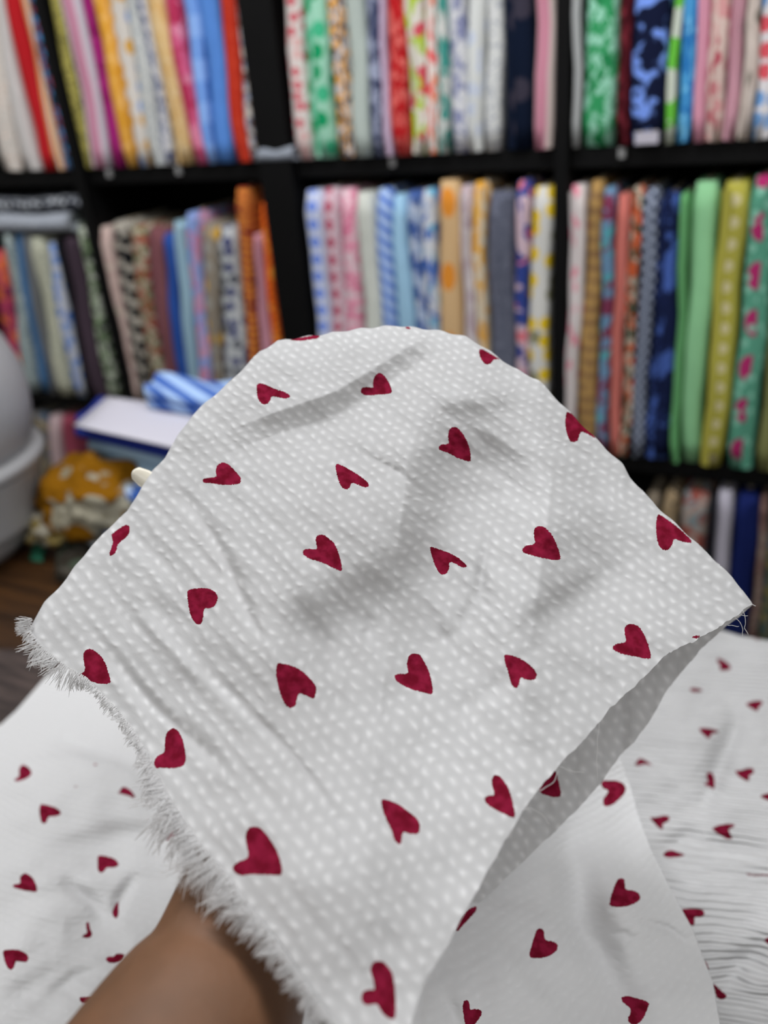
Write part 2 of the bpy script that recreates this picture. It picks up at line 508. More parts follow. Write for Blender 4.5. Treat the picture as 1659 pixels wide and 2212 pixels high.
FB = fabric
BOLTS = [
    # top row, bay by bay
    ('A', 1, -150, -60, 0, 0, 105, 950, FB('speck', 'c9c2bb', 'a8a39d', 'd8b9a5'), 'speckled beige fabric bolt beside off-white, at the far end of the top row'),
    ('A', 1, -60, 12, 0, 108, 212, 950, FB('plain', 'c6c2c0'), 'plain off-white fabric bolt between speckled beige and bright red on the top row'),
    ('A', 1, 14, 92, 0, 214, 300, 950, FB('plain', 'b41f26'), 'bright red plain fabric bolt on the top row between two whitish bolts'),
    ('A', 1, 94, 158, 0, 302, 358, 940, FB('upright', 'cdbfae', 'cf8a4c', s=1.6), 'cream fabric bolt with an orange stripe, touching the bright red bolt'),
    ('A', 1, 160, 236, 0, 346, 412, 940, FB('floral', '1f2c3a', '4b86b8', '8b3446', s=0.8), 'navy, sky blue and wine multicolour bolt beside the dark shelf upright'),
    ('A', 1, 278, 326, 0, 470, 500, 930, FB('speck', 'a39a52', '3f3f2c', '8a8447'), 'thin olive yellow fabric bolt next to the dark shelf upright on the top row'),
    ('A', 1, 326, 440, 0, 500, 612, 940, FB('upright', 'b9b6bd', 'b98197', s=3.2), 'white fabric bolt with a pink edge between olive and magenta bolts'),
    ('A', 1, 442, 500, 0, 614, 692, 930, FB('blotch', '93206a', '7d1a56', 'a83a7f'), 'deep magenta fabric bolt on the top row'),
    ('A', 1, 500, 582, 0, 694, 760, 910, FB('blotch', 'cf973f', 'c98f30', 'd8a860'), 'golden orange fabric bolt beside the magenta bolt'),
    ('A', 1, 582, 682, 0, 762, 832, 895, FB('dots', 'c0bab3', 'c2923a', '7f96c0', s=1.9), 'off-white bolt with mustard and blue dots on the top row'),
    ('A', 1, 684, 764, 0, 834, 908, 885, FB('speck', 'b4b6b4', '8d9598', 'c4c2bd'), 'silver grey speckled bolt beside the mustard dotted bolt'),
    ('A', 1, 766, 812, 0, 910, 968, 890, FB('dots', 'bcbcbf', '434c78', '6d7490', s=1.0), 'white bolt with small navy dots next to the sand coloured bolt'),
    ('A', 1, 814, 910, 0, 970, 1066, 860, FB('blotch', 'c8ac7c', 'c3a06a', 'cdb58c'), 'sand coloured fabric bolt on the top row'),
    ('A', 1, 912, 984, 0, 1068, 1136, 890, FB('blotch', 'c0567a', 'a52f50', 'cc7d96', s=1.4), 'rose and crimson fabric bolt between sand and blue check bolts'),
    ('A', 1, 986, 1092, 0, 1138, 1196, 870, FB('check', '7fa2d8', '1f56a8', '4d7cc4', s=2.0), 'blue gingham check fabric bolt on the top row'),
    ('A', 1, 1094, 1204, 0, 1198, 1304, 875, FB('plain', '5484cc'), 'plain cornflower blue bolt beside the gingham bolt'),
    ('A', 1, 1208, 1308, 0, 1306, 1390, 865, FB('speck', 'a82d1c', 'b8402a', '98231a'), 'rust red fabric bolt next to the plain blue bolt'),
    ('A', 1, 1312, 1376, 0, 1392, 1446, 895, FB('floral', 'bdb6ae', '5a4a48', '8d95a8', s=0.7), 'white bolt with small dark flowers beside the wide black gap'),
    ('B', 1, 70, 166, 0, 152, 246, 915, FB('dots', 'c4bab6', 'b53a4c', 'c79a98', s=1.1), 'white bolt with red cherries dots on the top row'),
    ('B', 1, 170, 306, 0, 248, 376, 892, FB('dots', '8dbda6', '158a58', '3ea47a', s=2.0), 'mint bolt with green leaf dots on the top row'),
    ('B', 1, 312, 410, 0, 386, 470, 850, FB('floral', 'bdb6b4', '3c3a44', 'd39a4a', s=0.9), 'black and white floral bolt with orange blooms beside the mint bolt'),
    ('B', 1, 412, 516, 0, 472, 580, 900, FB('plain', 'a9b3ad'), 'plain pale sage bolt on the top row'),
    ('B', 1, 518, 608, 0, 582, 640, 860, FB('brush', '343a55', '8d93a8', s=1.3), 'navy and grey brushed print bolt beside the pale sage bolt'),
    ('B', 1, 610, 646, 0, 642, 690, 865, FB('plain', 'bca6bd'), 'thin lilac fabric bolt touching the red printed bolt'),
    ('B', 1, 648, 750, 0, 692, 790, 865, FB('brush', 'a81c20', 'c8605a', '8e1418', s=0.9), 'red printed fabric bolt with pale flecks on the top row'),
    ('B', 1, 752, 866, 0, 795, 878, 835, FB('blotch', 'c9c4ba', '9fb827', 'c24a58', s=1.9), 'lime green, white and pink big flower bolt'),
    ('B', 1, 868, 930, 0, 880, 944, 760, FB('dots', 'cfc4be', 'd6383c', 'd86a3c', s=1.5), 'white bolt with coral red flowers beside the lime flower bolt'),
    ('B', 1, 932, 986, 0, 946, 1006, 800, FB('blotch', 'b7bcb8', '3a8a80', 'c8c8c4', s=1.3), 'thin white bolt with teal patches on the top row'),
    ('B', 1, 988, 1102, 0, 1008, 1112, 875, FB('floral', 'b2b3bb', '7d819f', 'c6c6c8', s=0.9), 'lavender grey floral bolt on the top row'),
    ('B', 1, 1106, 1198, 0, 1114, 1200, 800, FB('dots', 'c2c4c2', 'b5bccb', 'c2c4c2', s=1.6), 'plain chalk white bolt with rare blue specks on the top row'),
    ('B', 1, 1200, 1304, 0, 1202, 1304, 880, FB('speck', 'bfc0be', '8f939c', 'c6c6c6', s=1.2), 'white bolt with grey sprigs touching the navy bolt'),
    ('B', 1, 1310, 1478, 0, 1318, 1476, 850, FB('dots', '0b1426', '0b1426', '33303c', s=2.6), 'wide dark navy bolt with sparse pale motifs on the top row'),
    ('B', 1, 1482, 1624, 0, 1480, 1610, 832, FB('upright', 'b7a9a4', 'b4798a', s=3.2), 'beige bolt with a broad pink stripe beside the navy bolt'),
    ('C', 1, 402, 472, 0, 384, 442, 885, FB('upright', '3c3f42', '9a9c9c', s=1.4), 'charcoal bolt with grey lace stripe at the start of the last top bay'),
    ('C', 1, 476, 704, 0, 444, 682, 905, FB('brush', '2f8a55', '8bc3aa', '1f7444', s=1.3), 'wide green bolt with white leaf flecks on the top row'),
    ('C', 1, 708, 776, 0, 690, 762, 870, FB('dots', '4f151e', '6d2630', '3a0f16', s=0.9), 'dark maroon bolt between green leaf and navy windmill bolts'),
    ('C', 1, 780, 1042, 0, 766, 988, 890, FB('blotch', '10162f', '6f8fe0', '10162f', s=1.7), 'navy bolt with big periwinkle windmill shapes'),
    ('C', 1, 1048, 1108, 0, 990, 1050, 860, FB('bands', 'b5bcae', '5fae3c', 'b5bcae', s=3.0), 'thin white bolt with bright green patches on the top row'),
    ('C', 1, 1112, 1220, 0, 1052, 1150, 895, FB('blotch', '4a94c8', '2a6fae', '6fb4da', s=1.2), 'sky blue mottled bolt on the top row'),
    ('C', 1, 1224, 1296, 0, 1154, 1238, 900, FB('upright', 'cf96a6', 'c2869a', s=1.2), 'pink striped bolt between sky blue and red rose bolts'),
    ('C', 1, 1298, 1428, 0, 1242, 1352, 890, FB('dots', 'c5aea6', 'a83c50', 'c28c8c', s=1.5), 'beige bolt with red rosebuds on the top row'),
    ('C', 1, 1430, 1528, 0, 1354, 1448, 850, FB('upright', 'bc8f9b', 'b48492', s=0.7), 'dusty pink bolt beside the rosebud bolt'),
    ('C', 1, 1530, 1604, 0, 1450, 1540, 900, FB('dots', 'bdb0a8', '6d665c', 'c8bcb4', s=1.8), 'pale beige bolt with dark leaves on the top row'),
    ('C', 1, 1606, 1760, 0, 1542, 1680, 900, FB('dots', 'c9c6c8', '6c94c4', 'c8505a', s=1.6), 'white bolt with blue and red dots at the end of the top row'),
    # middle row
    ('D', 2, -60, 14, 430, 30, 128, 1140, FB('blotch', 'a03a58', 'c8643a', '6d2346', s=1.4), 'pink, orange and plum bolt at the far end of the middle row'),
    ('D', 2, 16, 52, 330, 130, 188, 1130, FB('speck', '8f9c9c', '6d7c84', 'b0b6b0'), 'pale teal grey bolt beside the pink and orange bolt'),
    ('D', 2, 54, 106, 320, 190, 258, 1140, FB('plain', '4a6f98'), 'denim blue bolt on the middle row'),
    ('D', 2, 108, 146, 330, 260, 298, 1120, FB('plain', '6c6e70'), 'thin steel grey bolt beside the denim blue bolt'),
    ('D', 2, 148, 232, 350, 300, 380, 1150, FB('speck', 'a8a998', '8e9282', 'bdbba4'), 'pale stone speckled bolt on the middle row'),
    ('D', 2, 234, 296, 380, 382, 456, 1140, FB('dots', 'abafba', '4e72b8', '6c88bc', s=1.6), 'light grey bolt with blue flowers on the middle row'),
    ('D', 2, 300, 334, 350, 458, 484, 1150, FB('plain', '17161a'), 'thin black bolt beside the dark plum bolt'),
    ('D', 2, 336, 414, 350, 486, 580, 1180, FB('plain', '40343e'), 'dark plum bolt on the middle row'),
    ('D', 2, 416, 490, 270, 582, 648, 1180, FB('floral', 'a3a79c', '3a4238', '6f8260', s=0.9), 'green, black and white floral bolt beside the dark plum bolt'),
    ('D', 2, 526, 598, 290, 704, 756, 1200, FB('speck', 'b9a39c', 'a88f88', 'b4aa9a', s=2), 'pinkish cream bolt beside the dark upright on the middle row'),
    ('D', 2, 602, 698, 265, 758, 834, 1190, FB('bands', '17171a', '9c968c', '17171a', s=1.5), 'black and cream zigzag bolt on the middle row'),
    ('D', 2, 702, 790, 285, 836, 908, 1150, FB('floral', 'a89e8c', '8b4a3a', '5d6a48', s=0.9), 'cream bolt with red and green country flowers'),
    ('D', 2, 794, 896, 300, 912, 988, 1120, FB('plain', '774b50'), 'plain mauve brown bolt on the middle row'),
    ('D', 2, 898, 942, 330, 990, 1036, 1130, FB('plain', '2c4f9a'), 'thin royal blue bolt beside the mauve brown bolt'),
    ('D', 2, 944, 1018, 262, 1038, 1108, 1150, FB('upright', '93aeb4', '7c9cb4', s=1.0), 'pale blue green striped bolt on the middle row'),
    ('D', 2, 1022, 1092, 210, 1110, 1184, 1200, FB('blotch', 'b48aa4', '7d92c4', 'bd6a8c', s=1.3), 'pink and periwinkle bolt on the middle row'),
    ('D', 2, 1096, 1200, 270, 1186, 1242, 1180, FB('dots', '7d7468', 'b8913c', '8c8a84', s=1.9), 'taupe bolt with yellow flowers on the middle row'),
    ('D', 2, 1204, 1296, 290, 1244, 1380, 1120, FB('dots', 'a3a6a8', '262b5c', '3b3f4a', s=1.5), 'grey white bolt with navy blots on the middle row'),
    ('D', 2, 1298, 1376, 70, 1386, 1436, 1000, FB('bands', '8a3a26', 'c07a34', '6d2a24', s=0.6), 'tall rust and ochre ikat bolt on the middle row'),
    ('D', 2, 1380, 1446, 330, 1438, 1512, 955, FB('plain', 'b27f8c'), 'plain old rose bolt between two orange bolts'),
    ('D', 2, 1448, 1502, 155, 1514, 1580, 930, FB('bands', 'd8641c', 'b8481a', 'e08a34', s=0.6), 'bright orange bolt beside the wide dark upright on the middle row'),
    ('E', 2, 132, 242, 140, 215, 290, 950, FB('rounds', 'b2b8cc', '6a82c8', s=0.85, r=(0.014, 0.34)), 'white bolt with a column of blue discs'),
    ('E', 2, 244, 334, 130, 292, 372, 935, FB('rounds', 'c0aeb6', '9c3650', 'b87488', s=0.85, r=(0.010, 0.34)), 'white bolt with wine red rounds beside the blue disc bolt'),
    ('E', 2, 336, 428, 132, 374, 480, 925, FB('floral', 'c9b6bb', 'c4728c', 'd498aa', s=1.0), 'white bolt with pink sprays on the middle row'),
    ('E', 2, 430, 532, 152, 482, 588, 905, FB('plain', 'bfc2ba'), 'plain ivory bolt between pink sprays and blue diagonals'),
    ('E', 2, 534, 628, 132, 590, 666, 905, FB('diagonal', '9fb4d4', '4668b4', s=1.1), 'blue diagonal striped bolt on the middle row'),
    ('E', 2, 630, 714, 165, 668, 782, 910, FB('plain', '93b9d2'), 'plain light sky blue bolt on the middle row'),
    ('E', 2, 716, 802, 145, 784, 850, 920, FB('bands', '9aa8bf', '3f578f', 'b4bac6', s=2.4), 'blue and white patchwork bolt touching the sky blue bolt'),
    ('E', 2, 804, 884, 135, 852, 914, 925, FB('blotch', 'b9bcc2', '3d5fa4', '6aa6c0', s=1.7), 'white bolt with cobalt blocks beside the tan bolt'),
    ('E', 2, 888, 1018, 85, 916, 1050, 950, FB('rounds', 'b99a72', 'c47c2c', s=3.3, r=(0.017, 0.20)), 'tan bolt with big orange discs on the middle row'),
    ('E', 2, 1022, 1096, 112, 1052, 1124, 980, FB('blotch', 'bcb4b6', 'a898a0', 'c4bcbe'), 'greyish white bolt between tan disc and mustard bolts'),
    ('E', 2, 1100, 1176, 92, 1126, 1188, 1000, FB('blotch', 'c3b8a4', 'c8923a', 'd0a044', s=1.5), 'mustard and white bolt on the middle row'),
    ('E', 2, 1180, 1342, 150, 1192, 1348, 1100, FB('speck', '575a68', '494c5a', '636674'), 'wide slate grey bolt on the middle row'),
    ('E', 2, 1346, 1426, 85, 1352, 1416, 1150, FB('blotch', 'b9a2ac', '2f3f80', 'c46a74', s=1.7), 'pink and navy floral bolt beside the slate grey bolt'),
    ('E', 2, 1430, 1564, 122, 1420, 1530, 1200, FB('dots', 'b9b8b4', 'cfb022', '7c7a60', s=1.9), 'white bolt with yellow lemons on the middle row'),
    ('F', 2, 222, 362, 130, 172, 290, 1600, FB('dots', 'bfb7b6', 'c87c8c', 'bfb7b6', s=1.7), 'white bolt with pale pink spots on the middle row'),
    ('F', 2, 374, 466, 100, 294, 420, 1700, FB('bands', '9a7a4a', '7d6040', '9a7a4a', s=0.9), 'tan and brown bark patterned bolt'),
    ('F', 2, 468, 556, 145, 424, 496, 1750, FB('blotch', '5d7c98', '6d3048', '4a9098', s=1.4), 'blue, wine and teal patchwork bolt beside the coral bolt'),
    ('F', 2, 560, 646, 190, 500, 566, 1900, FB('plain', 'b8685f'), 'plain coral bolt on the middle row'),
    ('F', 2, 650, 736, 140, 568, 640, 1860, FB('floral', 'a89a8a', '3c4434', 'b4502c', s=1.1), 'cream bolt with dark green and orange flowers beside coral'),
    ('F', 2, 740, 850, 155, 644, 730, 1930, FB('checker', '22283c', '8b93a4', s=0.9), 'navy and white checked bolt on the middle row'),
    ('F', 2, 854, 984, 185, 734, 912, 1960, FB('blotch', '121a38', '3d5596', '1a244a', s=1.7), 'dark navy bolt with blue leaves on the middle row'),
    ('F', 2, 986, 1044, 185, 914, 930, 1900, FB('plain', '5f9a64'), 'thin green bolt standing in for the darker side of the mint bolt'),  # darker side of the mint bolt, built as its own strip
    ('F', 2, 1050, 1246, 110, 932, 1104, 1970, FB('plain', '84b98a'), 'plain mint green bolt on the middle row'),
    ('F', 2, 1252, 1450, 110, 1112, 1262, 2000, FB('rounds', '9a9440', 'b4ac84', s=0.85, r=(0.011, 0.28)), 'olive yellow bolt with a column of pale dots'),
    ('F', 2, 1456, 1650, 70, 1282, 1462, 2010, FB('rounds', '4f8a74', '98285c', '78ac98', s=1.9, r=(0.018, 0.30)), 'teal green bolt with magenta discs'),
    ('F', 2, 1656, 1830, 60, 1470, 1640, 2060, FB('plain', '77794c'), 'plain khaki bolt touching the magenta disc bolt'),
    # bottom row
    ('G', 3, 180, 320, 420, 120, 260, 1500, FB('speck', '6d6458', '8a7a64', '4a4238'), 'dark taupe speckled bolt on the bottom row'),
    ('G', 3, 330, 490, 390, 270, 420, 1500, FB('blotch', '7d6c54', '2c2826', '94826a', s=1.2), 'tan and black blotched bolt on the bottom row'),
    ('G', 3, 500, 780, 400, 440, 690, 1600, FB('blotch', '8d8078', '7c4038', '6c7678', s=1.4), 'wide grey and brick red floral bolt on the bottom row'),
    ('G', 3, 790, 826, 420, 700, 740, 1600, FB('plain', '1b1b24'), 'thin black bolt on the bottom row'),
    ('G', 3, 832, 1010, 385, 745, 880, 1600, FB('upright', '8f8c96', 'a09ca8', s=1.0), 'lilac grey bolt beside the royal navy bolt on the bottom row'),
    ('G', 3, 1014, 1250, 410, 885, 1130, 1700, FB('plain', '141f52'), 'plain royal navy bolt on the bottom row'),
    ('G', 3, 1256, 1330, 420, 1135, 1220, 1700, FB('blotch', '6d5650', '7a6a62', '5a4440'), 'brown bolt beside the royal navy bolt'),
    ('G', 3, 1334, 1480, 420, 1226, 1380, 1700, FB('blotch', '3c4a44', '6d6440', '54606a'), 'dark green mottled bolt at the end of the bottom row'),
    ('P', 3, 28, 58, 905, 70, 100, 1200, FB('plain', '22222c'), 'dark ink blue bolt behind the white canister'),
    ('P', 3, 60, 96, 900, 102, 136, 1200, FB('floral', '5d5a58', '8a7a58', '3c4a5c', s=0.9), 'grey floral bolt low on the bottom row near the white canister'),
    ('P', 3, 98, 120, 905, 138, 158, 1200, FB('plain', 'b09a9c'), 'thin dusty white bolt on the bottom row'),
    ('P', 3, 122, 150, 905, 160, 186, 1200, FB('plain', '8a3f50'), 'wine rose bolt on the bottom row beside the blue stack'),
]
m_tag = plain_mat('white_tag_paper', (188, 184, 196), 0.7, 0.1)
for b in BOLTS:
    rt = bolt(*b)
    if 'periwinkle windmill' in b[-1]:
        # white paper tag stuck to the foot of the bolt
        pa_, pb_ = at_y(1372, 306, YF - 0.018), at_y(1424, 276, YF - 0.018)
        vt, ft = box_data(pa_[0] - rt.location[0], pb_[0] - rt.location[0], YF - 0.020 - rt.location[1], YF - 0.017 - rt.location[1], 0.002, 0.002 + pb_[2] - pa_[2])
        mesh_obj('paper_tag', vt, ft, m_tag, rt, smooth=False)['label'] = 'small white paper tag'


# folded cloths: a slab of folded layers, one rounded edge towards the viewer ---------------------
def folded(name, corners, z0, z1, mat, label, layers=3, cat='folded fabric', group=None, wave=0.003):
    """corners: front-left, front-right, back-right, back-left (x, y) in world metres"""
    c = [np.array(p[:2], float) for p in corners]
    base = (c[0] + c[1] + c[2] + c[3]) / 4
    root = empty(name, (base[0], base[1], z0))
    tag(root, label, cat, group)
    h = (z1 - z0) / layers
    for L_ in range(layers):
        vs, us, fs = [], [], []
        nu, nv = 14, 8
        ph = random.uniform(0, 6)
        off = np.array([random.uniform(-0.004, 0.004), random.uniform(-0.004, 0.004)])
        ring = []
        for i in range(nu + 1):
            a = i / nu
            f_ = c[0] * (1 - a) + c[1] * a - base + off
            k_ = c[3] * (1 - a) + c[2] * a - base + off
            prof = []
            for j in range(nv + 1):        # bottom, front to back reversed -> round the front -> top
                prof.append((1 - j / nv, 0.04 * h))
            for q in range(1, 6):
                th = math.pi * q / 6
                prof.append((-0.5 * h * math.sin(th) / max(1e-6, np.linalg.norm(k_ - f_)), 0.5 * h - 0.46 * h * math.cos(th)))
            for j in range(nv + 1):
                prof.append((j / nv, 0.96 * h))
            for (s, z) in prof:
                p = f_ + (k_ - f_) * s
                zz = z + L_ * h + (wave * math.sin(a * 9 + s * 5 + ph) * (z / h if h else 0) if L_ == layers - 1 else 0)
                vs.append((p[0], p[1], zz))
                us.append((a * np.linalg.norm(c[1] - c[0]), s * np.linalg.norm(k_ - f_) + z))
            ring.append(len(prof))
        n_ = ring[0]
        for i in range(nu):
            for j in range(n_ - 1):
                fs.append((i * n_ + j, (i + 1) * n_ + j, (i + 1) * n_ + j + 1, i * n_ + j + 1))
            fs.append((i * n_ + n_ - 1, (i + 1) * n_ + n_ - 1, (i + 1) * n_, i * n_))
        fs.append(tuple(range(n_))[::-1])
        fs.append(tuple(nu * n_ + j for j in range(n_)))
        mesh_obj('folded_layer', vs, fs, mat, root, uv=us)
    return root


# cloths lying along the tops of the bolts in the middle row
def on_shelf(x0, x1, ytop, yb):
    a, b = at_y(x0, (ytop + yb) / 2, YF - 0.02), at_y(x1, (ytop + yb) / 2, YF - 0.02)
    return a[0], b[0], at_y((x0 + x1) / 2, yb, YF - 0.02)[2], at_y((x0 + x1) / 2, ytop, YF - 0.02)[2]


x0, x1, z0, z1 = on_shelf(-60, 150, 464, 508)
folded('folded_fabric', [(x0, YF), (x1, YF), (x1, YF + 0.2), (x0, YF + 0.2)], z0 + 0.004, z1, FB('speck', '9a9fa8', '868c98', 'a8adb4'),
       'pale grey folded fabric laid flat across the middle row bolts', 1)
x0, x1, z2, z3 = on_shelf(-60, 178, 432, 462)
folded('folded_fabric', [(x0, YF + 0.01), (x1, YF + 0.01), (x1, YF + 0.21), (x0, YF + 0.21)], z1 + 0.003, z1 + 0.003 + (z3 - z2), FB('dots', '22242c', 'a6aab0', '8c9098', s=1.0),
       'black and white diamond folded fabric on top of the pale grey one', 1)
x0, x1, z0, z1 = on_shelf(556, 634, 322, 352)
folded('folded_fabric', [(x0, YF - 0.004), (x1, YF - 0.004), (x1, YF + 0.2), (x0, YF + 0.2)], ZB[1] + 0.001, ZB[1] + 0.001 + (z1 - z0), FB('plain', '8a909a'),
       'small grey folded fabric on the shelf in the wide black gap', 1)

# ------------------------------------------------------------------ the table and what stands on it
n = N('table_wood')
co = n.mapping(n.n('ShaderNodeTexCoord').outputs['Object'], scale=(0.8, 9, 9))
gr = n.noise(co, 7, 4, 0.6).outputs[0]
m_table = n.finish(n.mix(n.step(gr, 0.3, 0.7), col((44, 27, 13)), col((76, 48, 22))), 0.4, bump=gr, dist=0.001, strength=0.3, spec=0.4)
n = N('dark_slab_grain')
co = n.mapping(n.n('ShaderNodeTexCoord').outputs['Object'], rot=(0, 0, 0.9), scale=(1.5, 16, 9))
gr = n.noise(co, 6, 4, 0.65).outputs[0]
m_dark = n.finish(n.mix(n.step(gr, 0.3, 0.7), col((40, 33, 32)), col((78, 66, 62))), 0.55, bump=gr, dist=0.001, strength=0.3, spec=0.3)

TX0, TX1, TY0, TY1 = -2.3, 0.75, 0.10, 1.08
table = tag(empty('work_table', ((TX0 + TX1) / 2, (TY0 + TY1) / 2, 0)), 'long brown wooden work table in front of the shelves', 'table')
hx, hy = (TX1 - TX0) / 2, (TY1 - TY0) / 2
npl = 6
for i in range(npl):
    y0 = -hy + 2 * hy * i / npl
    box('plank', -hx, hx, y0 + 0.001, y0 + 2 * hy / npl - 0.001, TABZ - 0.03, TABZ, m_table, table, 0.0015)
for sx in (-1, 1):
    for sy in (-1, 1):
        x, y = sx * (hx - 0.06), sy * (hy - 0.06)
        box('leg', x - 0.03, x + 0.03, y - 0.03, y + 0.03, 0.0, TABZ - 0.03, m_table, table, 0.003)
for sy in (-1, 1):
    y = sy * (hy - 0.06)
    box('apron', -hx + 0.09, hx - 0.09, y - 0.012, y + 0.012, TABZ - 0.12, TABZ - 0.03, m_table, table)

# thin dark grained slab covering part of the tabletop
q = [at_z(-160, 1398, TABZ + 0.012), at_z(170, 1408, TABZ + 0.012), at_z(330, 1750, TABZ + 0.012), at_z(-260, 1750, TABZ + 0.012)]
cen = sum(q) / 4
vs = [(p[0] - cen[0], p[1] - cen[1], z) for z in (0.0, 0.012) for p in q]
o = mesh_obj('dark_slab', vs, [(0, 1, 2, 3)[::-1], (4, 5, 6, 7), (0, 1, 5, 4), (1, 2, 6, 5), (2, 3, 7, 6), (3, 0, 4, 7)], m_dark, smooth=False,
             loc=(cen[0], cen[1], TABZ + 0.0005))
tag(o, 'dark grey-brown grained slab lying on the table', 'board')

# stack of blue cloths with a sheet of paper
ZP = CAMZ - 0.515


def quad(pts, z):
    return [at_z(x, y, z)[:2] for x, y in pts]


KT = 0.75
S1 = quad([(160, 918), (520, 1000), (575, 905), (232, 856)], ZP)


def grow(qd, dl, df, dr=0.0):
    c = [np.array(p) for p in qd]
    ex = unit(c[1] - c[0])
    ey = unit(c[3] - c[0])
    return [c[0] - ex * dl - ey * df, c[1] + ex * dr - ey * df, c[2] + ex * dr, c[3] - ex * dl]


folded('folded_fabric', grow(S1, 0.01, 0.035), TABZ + 0.002, TABZ + 0.075, FB('blotch', '8fa0b4', '3a5c9c', 'b4bcc4', s=1.4, k=KT), 'blue and white blotched folded fabric at the bottom of the stack', 2, group='stacked blue cloths')
folded('folded_fabric', grow(S1, 0.022, 0.004), TABZ + 0.077, TABZ + 0.135, FB('brush', '2c4c8c', 'a4b4c8', '7d96bc', s=1.6, k=KT), 'cobalt and white brushed folded fabric in the middle of the stack', 2, group='stacked blue cloths')
folded('folded_fabric', grow(S1, 0.018, -0.055), TABZ + 0.137, TABZ + 0.185, FB('plain', '8aa2b4', k=KT), 'pale grey-blue folded fabric under the navy cloth', 2, group='stacked blue cloths')
folded('folded_fabric', grow(S1, 0.030, -0.050), TABZ + 0.187, ZP - 0.004, FB('plain', '1f2c74', k=KT), 'navy folded fabric directly under the white paper', 2, group='stacked blue cloths')
m_paper = plain_mat('white_paper', (196, 194, 204), 0.6, 0.2)
cen = sum(np.array(p) for p in S1) / 4
vs, fs, nu = [], [], 10
for kz in (0.0, 0.0025):
    for i in range(nu + 1):
        for j in range(nu + 1):
            a, b = i / nu, j / nu
            p = (S1[0] * (1 - a) + S1[1] * a) * (1 - b) + (S1[3] * (1 - a) + S1[2] * a) * b - cen
            vs.append((p[0], p[1], kz + 0.0008 * math.sin(a * 3)))
NN = (nu + 1) ** 2
for i in range(nu):
    for j in range(nu):
        k = i * (nu + 1) + j
        fs.append((NN + k, NN + k + nu + 1, NN + k + nu + 2, NN + k + 1))
        fs.append((k, k + 1, k + nu + 2, k + nu + 1))
edge = [(i, 0) for i in range(nu)] + [(nu, j) for j in range(nu)] + [(i, nu) for i in range(nu, 0, -1)] + [(0, j) for j in range(nu, 0, -1)]
ids = [i * (nu + 1) + j for i, j in edge]
for a, b in zip(ids, ids[1:] + ids[:1]):
    fs.append((a, b, NN + b, NN + a))
o = mesh_obj('paper_sheet', vs, fs, m_paper, loc=(cen[0], cen[1], ZP - 0.0025))
tag(o, 'white paper sheet lying on the stack of blue cloths', 'paper')
# striped blue cloth bunched behind the paper
S2 = quad([(322, 872), (580, 915), (600, 868), (345, 842)], ZP + 0.01)
folded('striped_cloth', S2, ZP + 0.001, ZP + 0.045, FB('diagonal', '8fa8cc', '38589c', s=2.2, k=KT), 'blue and white striped cloth bunched on the stack behind the paper', 2, wave=0.006)

# dark floral cloth under the bundle
folded('folded_fabric', quad([(118, 1236), (250, 1260), (300, 1150), (130, 1130)], TABZ + 0.02), TABZ + 0.001, TABZ + 0.022,
       FB('blotch', '2a2620', '3a4438', '46423c', s=1.2, k=KT), 'dark floral folded fabric under the mustard bundle', 2)

# mustard floral bundle
bc = at_z(205, 1085, TABZ + 0.085)
import bmesh
from mathutils import noise as mn


def blob(name, rad, scale, seed, amp, mat, parent, lvl=5, loc=(0, 0, 0)):
    bm = bmesh.new()
    bmesh.ops.create_icosphere(bm, subdivisions=lvl, radius=1.0)
    for v in bm.verts:
        d = v.co.normalized()
        f = 1 + amp * mn.noise(Vector((d.x * 2.2 + seed, d.y * 2.2, d.z * 2.2)))
        f += amp * 0.55 * abs(mn.noise(Vector((d.x * 4.5, d.y * 4.5 + seed, d.z * 3.0))))
        f += amp * 0.25 * mn.noise(Vector((d.x * 11, d.y * 11 + seed, d.z * 9)))
        v.co = Vector((d.x * rad * scale[0], d.y * rad * scale[1], d.z * rad * scale[2])) * f
    me = bpy.data.meshes.new(name)
    bm.to_mesh(me)
    bm.free()
    me.polygons.foreach_set('use_smooth', [True] * len(me.polygons))
    me.materials.append(mat)
    o = bpy.data.objects.new(name, me)
    o.location = loc
    COL.objects.link(o)
    o.parent = parent
    return o


def blob_mat(name, c1, c2, c3, sc, k=0.75):
    n = N(name)
    co = n.n('ShaderNodeTexCoord').outputs['Object']
    w = n.noise(co, 12, 1).outputs['Color']
    co = n.n('ShaderNodeVectorMath', {0: co, 1: n.n('ShaderNodeVectorMath', {0: w, 'Scale': 0.05}, operation='SCALE').outputs[0]}, operation='ADD').outputs[0]
    f = n.noise(co, sc, 1).outputs[0]
    vo = n.n('ShaderNodeTexVoronoi', {'Vector': co, 'Scale': sc * 1.5}).outputs[0]
    c = n.mix(n.step(f, 0.50, 0.53), col(c1, k), col(c2, k))
    c = n.mix(n.step(vo, 0.34, 0.26), c, col(c3, k))
    return n.finish(c, 0.9, spec=0.1)


m_must = blob_mat('mustard_floral', (150, 100, 12), (178, 172, 152), (160, 152, 128), 15, 1.35)
root = empty('cloth_bundle', (bc[0], bc[1], TABZ + 0.022))
tag(root, 'mustard and white floral cloth bundled up on the table', 'cloth bundle')
blob('bundled_cloth', 0.108, (1.02, 0.80, 0.70), 3.1, 0.30, m_must, root, 5, (0, 0, 0.072))
blob('hanging_corner', 0.040, (1.2, 0.8, 0.75), 8.4, 0.5, blob_mat('cream_floral', (172, 166, 150), (150, 132, 80), (172, 166, 150), 30, 1.3), root, 4, (-0.055, -0.068, 0.034))

